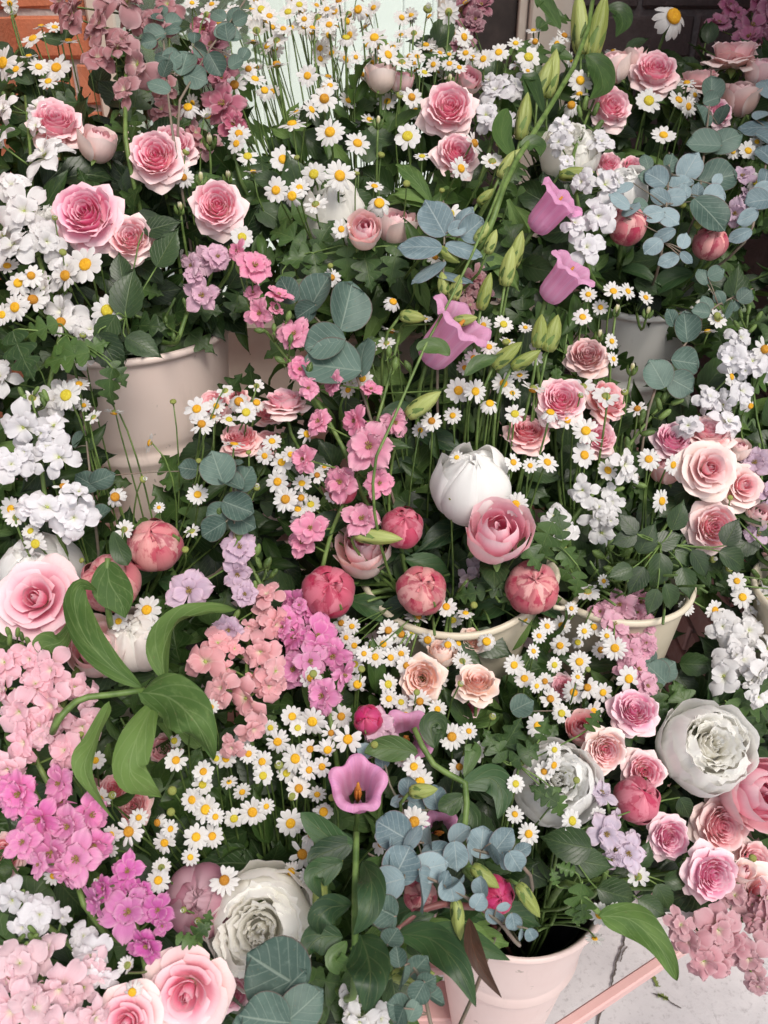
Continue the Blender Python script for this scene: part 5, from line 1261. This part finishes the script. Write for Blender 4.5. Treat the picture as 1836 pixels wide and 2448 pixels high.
# eucalyptus ---------------------------------------------------------------
build_euc([(385,5),(392,110),(400,210),(410,300)],[(387,25,42,95,.1),(415,52,45,20,.2),(412,70,48,10,.1),(368,85,60,200,.05),(372,45,40,160,.3),(388,135,52,150,.0),(415,145,55,30,.2),(440,150,75,80,.1),(378,205,62,160,.1),(400,165,45,60,.2),(355,100,40,200,.4)],L_GREY,'round grey green eucalyptus in front of the dusty pink stock',-.06)
build_euc([(600,-20),(545,60),(500,120),(430,240)],[(540,70,62,100,.0),(520,35,50,140,.1),(560,35,52,70,.1),(545,85,68,0,.05),(465,90,36,90,.1),(515,155,62,-60,.1),(470,190,60,-20,.2),(565,150,42,30,.2),(585,130,36,60,.2),(575,45,40,20,.4),(480,120,40,-30,.5)],L_GREY,'dark eucalyptus twig leaning from the window edge',-.05)
build_euc([(1060,480),(1062,560),(1060,640),(1050,740)],[(1040,520,104,118,.1),(1108,515,66,55,.3),(1002,585,110,172,.2),(1095,545,52,20,.0),(1112,592,96,-12,.3),(1020,645,100,205,.5),(1085,655,104,-8,.5),(1130,545,70,35,.45)],L_BLUE,'blue disc eucalyptus with overlapping leaves under a daisy',-.035)
build_euc([(690,690),(740,745),(800,810),(850,890)],[(685,690,80,120,.25),(760,700,112,60,.3),(730,745,60,-150,.3),(830,730,130,75,.45),(775,820,105,190,.1),(790,875,150,170,.15),(868,850,110,88,.5),(770,830,70,-20,.3)],L_GREY,'dark grey eucalyptus before the beige bucket',-.03)
build_euc([(545,1100),(556,1160),(560,1220),(560,1300)],[(520,1118,85,110,.1),(565,1105,40,10,.5),(588,1145,68,55,.15),(548,1150,75,150,.5),(570,1212,82,-20,.05),(520,1225,60,200,.3),(580,1245,75,-30,.3),(510,1265,70,210,.1)],L_GREY,'round grey eucalyptus beside the coral roses',-.03)
build_euc([(1600,365),(1598,430),(1592,500),(1585,580)],[(1568,425,62,145,.1),(1598,412,40,100,.7),(1628,440,66,25,.35),(1650,398,75,60,.0),(1580,468,60,150,.2),(1618,470,60,0,.4),(1560,512,58,190,.05),(1602,510,55,-10,.3),(1585,560,60,200,.2),(1560,590,55,220,.05),(1600,520,60,-40,.1),(1638,455,42,80,.2),(1710,468,58,5,.15),(1717,427,36,50,.2),(1668,455,40,85,.1),(1635,575,42,70,.1),(1643,615,40,-40,.0),(1598,620,55,200,.0),(1480,480,62,150,.2),(1510,500,55,45,.5),(1490,445,52,200,.3)],L_BLUE,'blue eucalyptus over the dark brick wall',-.04)
build_euc([(1700,170),(1695,260),(1685,350),(1670,480)],[(1702,212,64,92,.0),(1702,238,44,20,.2),(1674,272,74,105,.45),(1682,345,84,170,.05),(1738,335,88,25,.05),(1730,275,50,60,.6),(1718,425,98,15,.1),(1545,385,46,100,.0),(1545,430,48,170,.1),(1528,500,52,190,.1),(1690,520,110,-55,.2),(1600,390,45,80,.3)],L_GREY,'grey green eucalyptus stem beside the rose cluster',-.03)
build_euc([(1845,180),(1835,300),(1830,400),(1800,540)],[(1835,210,60,100,.1),(1808,300,85,170,.2),(1830,275,60,30,.5),(1828,330,50,-30,.2),(1832,370,66,120,.1),(1830,430,60,70,.3),(1812,480,66,185,.1),(1790,520,60,210,.5),(1825,450,50,20,.4),(1768,560,60,200,.2)],L_BLUE,'blue eucalyptus hanging at the brick wall edge',-.03)
build_euc([(1800,690),(1700,740),(1640,820),(1570,920)],[(1690,725,48,110,.1),(1675,745,46,170,.1),(1640,780,76,100,.0),(1600,760,46,120,.2),(1640,865,80,-5,.15),(1568,895,78,120,.0),(1780,708,42,40,.1),(1738,738,46,75,.6),(1720,710,40,120,.3),(1680,660,46,120,.1),(1712,655,40,20,.1),(1760,730,30,60,.3),(1625,920,70,-30,.2)],L_GREY,'grey green eucalyptus before the white eared bucket',-.02)
build_euc([(880,2040),(960,2080),(1040,2105),(1130,2155),(1200,2210)],[(936,2060,120,92,.85),(960,2065,95,60,.0),(1028,2075,100,10,.0),(1010,2130,110,-80,.75),(930,2110,80,200,.1),(1063,2105,50,80,.3),(1080,2128,66,-80,.15),(1090,2110,55,30,.7),(1144,2155,46,60,.1),(1150,2120,50,100,.5),(1185,2190,50,-40,.5),(1228,2205,42,-80,.05),(1205,2170,36,10,.4),(938,1985,92,150,.1),(985,2000,70,60,.6),(1270,2235,34,-60,.1),(1245,2235,30,-100,.6)],L_BLUE,'silver eucalyptus across the pale pink bucket',-.05)
build_euc([(960,2010),(1040,2018),(1130,2030),(1240,2060)],[(1025,2005,60,100,.7),(1045,2030,80,20,.5),(1090,2048,75,-85,.05),(1100,1995,62,45,.6),(1129,2036,60,88,.75),(1152,2012,76,80,.0),(1202,2012,80,50,.0),(1178,2045,60,-80,.6),(1232,2060,66,-60,.1),(1250,2030,50,30,.3),(1210,2060,46,-70,.3)],L_BLUE,'second silver eucalyptus twig behind the first one',-.03)
build_euc([(905,2180),(950,2270),(1000,2330),(1030,2450)],[(915,2175,75,150,.1),(939,2235,56,60,.1),(951,2286,50,100,.0),(1001,2310,68,50,.0),(962,2338,62,-100,.7),(1022,2344,50,30,.1),(1001,2371,56,-120,.0),(1040,2385,60,-30,.7),(990,2413,58,60,.1),(950,2405,62,160,.1),(960,2435,60,-100,.5),(920,2200,60,-160,.2)],L_GREY,'grey eucalyptus twig hanging below the silver one',-.05)
build_euc([(690,2330),(690,2400),(700,2480),(720,2560)],[(660,2318,165,150,.05),(690,2360,120,50,.3),(722,2410,135,35,.0),(632,2432,125,170,.0),(690,2450,120,100,.2),(600,2460,120,190,.1)],L_GREY,'big round eucalyptus leaves below the ruffled cream peony',-.05)
build_euc([(915,1790),(930,1870),(960,1930),(970,2000)],[(914,1818,44,90,.0),(975,1880,48,80,.0),(965,1895,32,100,.6),(950,1915,40,200,.2),(990,1905,40,-20,.2),(870,1795,42,120,.4),(1040,1905,60,100,.1),(1000,1930,60,-40,.2)],L_BLUE,'small blue eucalyptus beside the bell showing its stamen',-.01)
build_euc([(1560,1600),(1580,1640),(1560,1700)],[(1565,1610,70,140,.1),(1590,1600,60,40,.1),(1545,1570,50,120,.2),(1250,1690,60,20,.3)],L_GREY,'dark eucalyptus below the pale pink larkspur',.02)
build_euc([(200,1000),(215,1130),(225,1230)],[(190,1050,50,60,.4),(205,1150,70,150,.1),(245,1145,70,20,.4),(240,1230,60,30,.3),(450,1120,50,170,.3)],L_GREY,'shaded eucalyptus twig before the ridged beige bucket',.02)
# ------------------------------------------------------------------ the named big leaves
def leaf_thing(name, label, parts, stem=None, cat='leafy stem', dz=0.0, smat=M_stem, sr=.0030):
    sp = stem or [parts[0][0][0], (parts[0][0][0][0], parts[0][0][0][1]+40)]
    ax = spline(np.array([P(x, y, D(x, y)+dz) for x, y in sp]), 8)
    path2, bi = stem_path(ax[-1], unit(ax[-2]-ax[-1]), None, 7)
    path = np.concatenate([ax, path2[1:]])
    t = thing(name, path[-1], label, cat)
    stem_part(t, path, sr*.8, sr, smat, 7)
    for pp, wpx, mat, kw in parts:
        part('leaf', ribbon(pp, wpx, mat, dz, **kw), t)
    return t
leaf_thing('stock_leaf_stem', 'big curled sage green leaves beside the pale pink stock', [
    ([(340,1645),(265,1592),(205,1525),(178,1450),(192,1400),(232,1412)], 64, M_sleaf, dict(prof=lance, roll=.9, zs=[0,-.01,-.02,-.02,-.015,0], fold=.5)),
    ([(395,1628),(390,1560),(420,1492),(490,1462),(565,1458)], 70, M_sleaf, dict(prof=lance, roll=-.9, wave=.1, zs=[0,-.01,-.02,-.02,0], fold=.6)),
    ([(335,1655),(405,1668),(470,1730),(510,1815)], 112, M_sleaf, dict(prof=ovate, wave=.18, zs=[0,-.02,-.035,-.01], fold=-.3)),
    ([(375,1672),(335,1745),(310,1835),(345,1880),(385,1905)], 76, M_sleaf, dict(prof=lance, wave=.22, roll=.5, zs=[.01,-.01,-.01,0,.01], fold=.2)),
    ([(262,1680),(225,1770),(205,1850),(275,1962)], 56, M_sleaf, dict(prof=lance, wave=.22, roll=-.5, zs=[.01,0,0,.02], fold=.4)),
    ([(180,1470),(150,1530),(110,1545),(90,1560)], 60, M_sleaf, dict(zs=[.03,.02,.02,.02], fold=.4))], [(345,1650),(270,1660),(190,1672),(140,1720)], dz=-.055)
leaf_thing('stock_leaf_stem', 'broad drooping sage leaf over the cracked paving', [
    ([(1432,2190),(1505,2198),(1575,2262),(1618,2345)], 80, M_sleaf, dict(prof=ovate, zs=[0,-.01,-.02,-.02], fold=.5, wave=.16, roll=.4))], [(1430,2180),(1400,2150),(1380,2120)], dz=-.03)
leaf_thing('peony_leaf_stem', 'dark pointed peony leaves hanging over the pale pink bucket', [
    ([(950,2232),(1030,2245),(1095,2310),(1138,2408)], 78, M_pleaf, dict(prof=lance, zs=[0,-.01,-.02,-.01])),
    ([(1005,2225),(1080,2235),(1150,2262),(1220,2296)], 66, M_pleaf, dict(prof=lance, zs=[.01,.01,.01,.01])),
    ([(1122,2195),(1130,2260),(1155,2320),(1200,2386)], 40, M_redleaf, dict(prof=lance, zs=[0,-.01,-.01,-.01])),
    ([(950,2232),(980,2205),(1010,2195),(1040,2185)], 40, M_pleaf, dict(prof=lance))], [(945,2230),(1000,2180),(1060,2160)], dz=-.03, smat=plain_mat('red_stem', (.16, .05, .05), (.22, .09, .08), .5))
leaf_thing('bell_flower_leaf_stem', 'dark green bell flower stalk with long leaves before the cream peony', [
    ([(862,2235),(880,2290),(885,2350),(872,2420)], 96, M_pleaf, dict(prof=lance, zs=[0,-.01,-.02,-.01])),
    ([(868,2060),(888,2110),(880,2180),(845,2235)], 62, M_pleaf, dict(prof=lance, zs=[0,-.02,-.02,-.01])),
    ([(850,2020),(800,2010),(745,1965),(718,1942)], 58, M_pleaf, dict(prof=lance)),
    ([(820,2060),(775,2080),(750,2100),(770,2150)], 60, M_pleaf, dict(prof=lance)),
    ([(840,2165),(790,2170),(760,2200),(765,2235)], 60, M_pleaf, dict(prof=lance, zs=[0,-.02,-.02,0])),
    ([(820,2240),(770,2240),(740,2265),(735,2290)], 70, M_pleaf, dict(prof=lance)),
    ([(850,2010),(800,2030),(755,2050),(740,2075)], 60, M_pleaf, dict(prof=lance)),
    ([(830,2250),(800,2290),(825,2310),(830,2325)], 46, M_fleaf, dict(prof=lance)),
    ([(870,2060),(900,2070),(930,2080),(915,2110)], 44, M_fleaf, dict(prof=lance))], [(852,1990),(850,2080),(848,2180),(850,2300)], dz=-.05)
leaf_thing('bell_flower_leaf_stem', 'pale green bell flower stem leaning up toward the dark brick', [
    ([(1400,130),(1430,160),(1440,210),(1408,240)], 62, M_fleaf, dict(prof=lance)),
    ([(1450,20),(1480,30),(1488,60),(1472,90)], 50, M_fleaf, dict(prof=lance)),
    ([(1370,140),(1340,130),(1330,120),(1320,140)], 40, M_fleaf, dict(prof=lance)),
    ([(1300,270),(1270,190),(1265,210),(1262,240)], 40, M_fleaf, dict(prof=lance)),
    ([(1240,350),(1270,345),(1290,352),(1292,375)], 44, M_fleaf, dict(prof=lance)),
    ([(1340,70),(1310,20),(1290,0),(1285,20)], 40, M_fleaf, dict(prof=lance)),
    ([(1230,380),(1200,330),(1205,280),(1215,260)], 46, M_fleaf, dict(prof=lance))], [(1420,-20),(1395,110),(1330,230),(1262,340),(1215,420),(1180,520)], dz=-.04, sr=.0034)
leaf_thing('bell_flower_leaf_stem', 'green budded stem crossing before the biggest lilac bell', [
    ([(1110,900),(1140,870),(1170,860),(1190,850)], 34, M_fleaf, dict(prof=lance)),
    ([(1075,850),(1050,830),(1010,830),(1000,840)], 40, M_fleaf, dict(prof=lance))], [(1215,400),(1150,560),(1090,690),(1010,840),(960,960),(900,1090)], dz=-.055, sr=.0015)
leaf_thing('bell_flower_leaf_stem', 'bright green bell flower stalk with leaves below peach rose', [
    ([(1040,1790),(1030,1740),(1050,1730),(1060,1770)], 60, M_fleaf, dict(prof=lance)),
    ([(1000,1800),(950,1790),(900,1790),(870,1800)], 60, M_fleaf, dict(prof=lance)),
    ([(1100,1880),(1170,1860),(1200,1900),(1190,1960)], 70, M_pleaf, dict(prof=lance)),
    ([(1110,1900),(1080,1920),(1060,1930),(1050,1940)], 50, M_fleaf, dict(prof=lance)),
    ([(1110,1910),(1125,1950),(1110,1980),(1130,1990)], 50, M_fleaf, dict(prof=lance)),
    ([(1110,1860),(1130,1800),(1125,1790),(1135,1780)], 40, M_fleaf, dict(prof=lance))], [(990,1740),(1030,1820),(1080,1855),(1115,1880),(1110,1980)], dz=-.02)
leaf_thing('peony_leaf_stem', 'grey green leaf clasping the red peony bud', [
    ([(258,1340),(262,1390),(290,1440),(300,1478)], 84, M_sleaf, dict(prof=lance, zs=[0,-.005,-.005,0])),
    ([(270,1270),(285,1310),(300,1340),(306,1352)], 44, M_rleaf, dict(prof=lance))], [(258,1335),(255,1380),(258,1450)], dz=-.045)

# ------------------------------------------------------------------ leafy stems that show between the flowers
OPEN = [[(60,880),(330,840),(530,750),(700,730),(690,940),(450,980),(450,1250),(190,1260),(150,960)],
        [(790,770),(1010,770),(1000,800),(820,860)],
        [(1000,2170),(1300,2060),(1470,2120),(1900,2080),(1900,2600),(880,2600)], [(860,1440),(1290,1470),(1260,1620),(920,1600)],
        [(430,-60),(1090,-60),(1080,60),(640,330),(560,300)], [(1380,-60),(1860,-60),(1860,90),(1380,110)],
        [(1700,560),(1860,540),(1860,760),(1720,680)], [(0,-60),(130,-60),(130,60),(0,60)], [(1400,700),(1690,660),(1640,900),(1500,960)], [(1540,1380),(1760,1380),(1700,1600),(1530,1600)]]
def inside(x, y, poly):
    c = False; j = len(poly)-1
    for i in range(len(poly)):
        xi, yi = poly[i]; xj, yj = poly[j]
        if (yi > y) != (yj > y) and x < (xj-xi)*(y-yi)/(yj-yi)+xi: c = not c
        j = i
    return c
def blocked(x, y): return any(inside(x, y, p) for p in OPEN)
def build_foliage(px, py, kind, dz):
    z = D(px, py)+dz
    p = P(px, py, z); up = unit(np.array([jv(.5), jv(.3)-.2, 1.0]))
    path, bi = stem_path(p, up, None, 8)
    lm = near(px, py)
    nm, lab, ms, sz = {'fever': ('feverfew_leaf_stem', 'lobed bright green feverfew leaves', L_FEVER, .045), 'rose': ('rose_leaf_stem', 'toothed dark green rose leaves', L_ROSE, .042),
                       'lance': ('larkspur_leaf_stem', 'narrow green larkspur leaves', L_LANCE, .055), 'stock': ('stock_leaf_stem', 'narrow grey green stock leaves', L_STOCK, .06)}[kind]
    t = thing(nm, path[-1], f'{lab} on a stem {near_rel(px, py)}', 'leafy stem', f'{lab} near {lm}')
    stem_part(t, path, .0010, .0018, M_stem_d, 5)
    for q in range(int(rng.integers(7, 11))):
        s = path[min(int(rng.integers(0, 5)), len(path)-1)]+rng.normal(0, .003, 3)
        a = rng.uniform(0, 6.28)
        dr = unit(AX_R*math.cos(a)+AX_U*math.sin(a)-AX_F*rng.uniform(-.3, .5))
        part('leaf', random.choice(ms), t, leaf_frame(s, dr, -AX_F*.8+np.array([jv(.5), 0, .5+jv(.4)]), sz*rng.uniform(.65, 1.2)))
cnt = 0; taken = []
for tries in range(3000):
    x, y = rng.uniform(-40, 1876), rng.uniform(60, 2440)
    if blocked(x, y) or any((x-a)**2+(y-b)**2 < 112**2 for a, b in taken): continue
    taken.append((x, y))
    left_top = x < 520 and y < 900
    k = random.choice(['rose', 'rose', 'fever'] if left_top or x > 1400 else ['fever', 'fever', 'rose', 'lance', 'stock'])
    build_foliage(x, y, k, rng.uniform(.035, .085))
    cnt += 1
for q in range(46):                       # wiry stalks that end in unopened daisies
    x, y = rng.uniform(20, 1810), rng.uniform(60, 2300)
    if blocked(x, y): continue
    build_daisybud(x, y, rng.uniform(13, 19), jv(.6), rng.uniform(.1, .8), rng.random() < .4, -.02+jv(.015))
# named sprays of rose leaves and feverfew leaves that hang over the rims
def spray(px, py, leaves, ms, label, name, dz=-.01):
    """leaves = (px, py, length px, angle)"""
    p = P(px, py, D(px, py)+dz); path, bi = stem_path(p, np.array([0, 0, 1.0]), None, 8)
    t = thing(name, path[-1], label, 'leafy stem')
    stem_part(t, path, .0012, .0018, M_stem, 5)
    for lx, ly, s, ang in leaves:
        zz = D(lx, ly)+dz-.004; a = R_(ang); al = unit(AX_R*math.cos(a)+AX_U*math.sin(a)-AX_F*jv(.15)); size = s/FPX*zz
        o = P(lx, ly, zz)-al*size*.5
        part('leaf', random.choice(ms), t, leaf_frame(o, al, -AX_F+np.array([jv(.3), 0, .35]), size))
        v, f, uv = tube(hermite(o, -al*.015, p, (p-o)*.5, 5), .0008, 4)
        part('leaf_stalk', MB().add(v, f, uv).mesh('leaf_stalk', M_stem), t)
spray(300,760,[(345,832,100,-30),(310,700,130,80),(265,850,120,-60),(290,640,80,100),(250,800,110,-120),(400,590,110,60),(390,540,100,20)],L_ROSE,'toothed rose leaves hanging over the beige bucket rim','rose_leaf_stem',-.02)
spray(160,800,[(50,850,130,-70),(150,855,130,190),(225,830,80,30),(262,930,100,-100),(285,895,70,-60),(90,790,100,200),(180,840,90,-20)],L_FEVER,'lobed feverfew leaves at the beige bucket rim','feverfew_leaf_stem',-.03)
spray(1580,1300,[(1570,1370,100,-100),(1550,1285,90,60),(1640,1395,80,-80),(1600,1290,80,20),(1755,1340,90,-30),(1500,1250,70,130),(1670,1350,80,-60),(1620,1230,80,70),(1490,1290,70,-160),(1750,1270,80,60),(1520,1390,80,-120),(1600,1430,76,-70),(1480,1370,70,200),(1650,1330,80,-20),(1560,1440,70,-110)],L_ROSE,'toothed rose leaves over the tapered cream bucket','rose_leaf_stem',-.05)
spray(1340,2000,[(1350,2015,130,170),(1420,2065,110,-10),(1560,2170,80,-30),(1540,2040,70,60),(1620,2100,70,10),(1480,2140,120,-20),(1590,2150,80,-60),(1640,1935,70,-60)],L_ROSE,'glossy rose leaf over the dark bucket mouth','rose_leaf_stem',-.01)
spray(1320,1285,[(1300,1300,110,-110),(1340,1250,80,100),(1270,1330,90,-60),(1355,1330,80,-60),(1380,1400,70,-100)],L_FEVER,'lobed feverfew leaf beside the cupped pink rose','feverfew_leaf_stem',-.03)
spray(1190,1400,[(1170,1395,100,170),(1210,1420,80,-60),(1120,1420,80,190),(1250,1300,70,60)],L_FEVER,'feverfew leaves inside the cream eared bucket','feverfew_leaf_stem',.0)
spray(1740,1680,[(1810,1680,130,0),(1700,1700,90,60),(1770,1720,110,-50),(1800,1760,100,-60),(1820,1640,100,20),(1640,1680,120,110),(1560,1660,110,100)],L_FEVER,'feverfew leaves behind the round white peony','feverfew_leaf_stem',.02)
spray(470,2240,[(480,2225,70,40),(450,2250,60,-20),(495,2200,50,80)],L_FEVER,'small feverfew leaf before the rose pink peony','feverfew_leaf_stem',-.04)
spray(1390,2120,[(1385,2165,110,-95),(1350,2075,50,160),(1395,2190,60,-80),(1325,2095,40,100)],L_FEVER,'feverfew leaf hanging before the dark bucket mouth','feverfew_leaf_stem',-.04)
spray(700,620,[(720,620,110,-170),(760,660,110,-80),(830,640,100,-90),(680,560,110,150),(880,650,110,-80),(940,640,100,-100),(700,700,100,-60),(780,560,90,60)],L_FEVER,'feverfew leaves below the small cupped pale rose','feverfew_leaf_stem',.01)
spray(1240,1830,[(1220,1760,110,60),(1260,1800,90,30),(1330,1920,80,-70),(1300,1900,80,150),(1180,1780,90,120),(1420,1700+20,60,60),(1300,1740,60,70)],L_FEVER,'bright feverfew leaves before the half hidden white peony','feverfew_leaf_stem',-.015)

# ------------------------------------------------------------------ the dense tangle deep in each bucket: nobody could count it
mbs = [MB() for _ in BUCKETS]
def raw(me):
    v = np.array([tuple(q.co) for q in me.vertices]); f = [tuple(p.vertices) for p in me.polygons]
    uv = np.zeros((len(v), 2))
    for lp, d in zip(me.loops, me.uv_layers[0].data): uv[lp.vertex_index] = d.uv
    return v, f, uv
RAW = [(raw(me), k) for ms, k in ((L_FEVER[:2], 0), (L_ROSE[:3], 1), (L_LANCE[:2], 0), (L_STOCK[:1], 2)) for me in ms]
made = 0
while made < 3600:
    x, y = rng.uniform(-120, 1960), rng.uniform(150, 2500)
    if blocked(x, y): continue
    z = D(x, y)+rng.uniform(.038, .15); p = P(x, y, z)
    bi = pick_bucket(p); c = BUCKETS[bi]['c']
    if p[2] < c[2]-.02 and np.linalg.norm((p-c)[:2]) > BUCKETS[bi]['r']-.03: made += .02; continue
    (v, f, uv), k = RAW[int(rng.integers(len(RAW)))]
    a = rng.uniform(0, 6.28); al = unit(AX_R*math.cos(a)+AX_U*math.sin(a)+AX_F*jv(.6))
    m4 = leaf_frame(p, al, -AX_F+rng.normal(0, .5, 3), .045*rng.uniform(.7, 1.3))
    mbs[bi].add(v, f, uv, m4, k); made += 1
for bi, b in enumerate(BUCKETS):
    c = b['c']; mb = mbs[bi]
    for q in range(46):                        # crowded stems at the mouth
        a = rng.uniform(0, 6.28); r = (b['r']-.022)*math.sqrt(rng.random())
        foot = c+np.array([r*.7*math.cos(a), r*.7*math.sin(a), -.10]); top = c+np.array([r*1.15*math.cos(a)+jv(.03), r*1.15*math.sin(a)-.03+jv(.03), rng.uniform(.01, .06)])
        rim = c+np.array([r*math.cos(a), r*math.sin(a), .0])
        v, f, uv = tube(spline([foot, rim, top], 6), .0014, 4)
        mb.add(v, f, uv, None, 3)
    o = single('foliage_tangle', mb.mesh('foliage_tangle', [M_fleaf, M_rleaf, M_sleaf, M_stem_d]), 'dense tangle of green leaves and stems deep in a bucket', 'foliage', 'leafy tangles in the buckets', 'stuff')
# the far spray of daisies against the window, too many and too small to count
mb = MB(); RP = raw(DAISY_PETALS[0]); RD = raw(DISCS[1])
far = []
for q in range(120):
    x, y = rng.uniform(380, 1130), rng.uniform(-30, 300)
    if y > 250-.25*abs(x-700) and rng.random() < .5: continue
    far.append((x, y, D(x, y)+rng.uniform(.03, .14), face_vec(jv(.7), rng.uniform(-.3, .85), rng.random() < .2), .0125*rng.uniform(.8, 1.1), 1 if x < 1000 else 2))
for dpx, x, y, e in SMALL:
    z = D(x, y)-.005+jv(.012); far.append((x, y, z, face_vec(e[3]+jv(.26), e[4]+jv(.24), len(e) > 5), dpx/FPX*z*.52, None))
for x, y, z, fac, Rr, bk in far:
    p = P(x, y, z); M = frame(p, fac, rng.uniform(0, 6), Rr); nn = 12
    for k in range(nn): mb.add(*RP, M@rotz(6.283*k/nn)@trans(0, .24, 0)@rotx(jv(.2)), 0)
    mb.add(*RD, M, 1)
    path, bi = stem_path(p-fac*Rr*.2, fac, bk, 6)
    v, f, uv = tube(path, .0008, 4); mb.add(v, f, uv, None, 2)
def flat_color_copy(mat, c):
    m2 = mat.copy()
    for nd in list(m2.node_tree.nodes):
        if nd.bl_idname == 'ShaderNodeObjectInfo':
            rgb = m2.node_tree.nodes.new('ShaderNodeRGB'); rgb.outputs[0].default_value = (*c, 1)
            for lk in list(nd.outputs['Color'].links): m2.node_tree.links.new(rgb.outputs[0], lk.to_socket)
    return m2
single('daisy_spray', mb.mesh('daisy_spray', [flat_color_copy(M_daisy, (.80, .79, .77)), flat_color_copy(M_disc, (.74, .46, .02)), M_stem_d]), 'the smallest white daisies scattered through the sprays and before the window', 'daisies', None, 'stuff')
# shrub in the open beyond the window
mb = MB()
for q in range(900):
    d3 = unit(rng.normal(0, 1, 3)); p = np.array([-.95, 3.9, 1.15])+d3*np.array([.42, .3, .6])*rng.random()**.4
    (v, f, uv), k = RAW[3]
    mb.add(v, f, uv, leaf_frame(p, unit(rng.normal(0, 1, 3)), rng.normal(0, 1, 3), .09))
sh = thing('garden_shrub', (-.95, 3.9, 0), 'green shrub beyond the window by the pale fence', 'shrub')
part('crown', mb.mesh('crown', M_fleaf), sh)
v, f, uv = tube([(-.95, 3.9, 0), (-.93, 3.9, .4), (-.95, 3.88, .9), (-.94, 3.9, 1.3)], [.03, .025, .02, .01], 7)
part('trunk', MB().add(v, f, uv).mesh('trunk', M_dkwood_gap), sh)
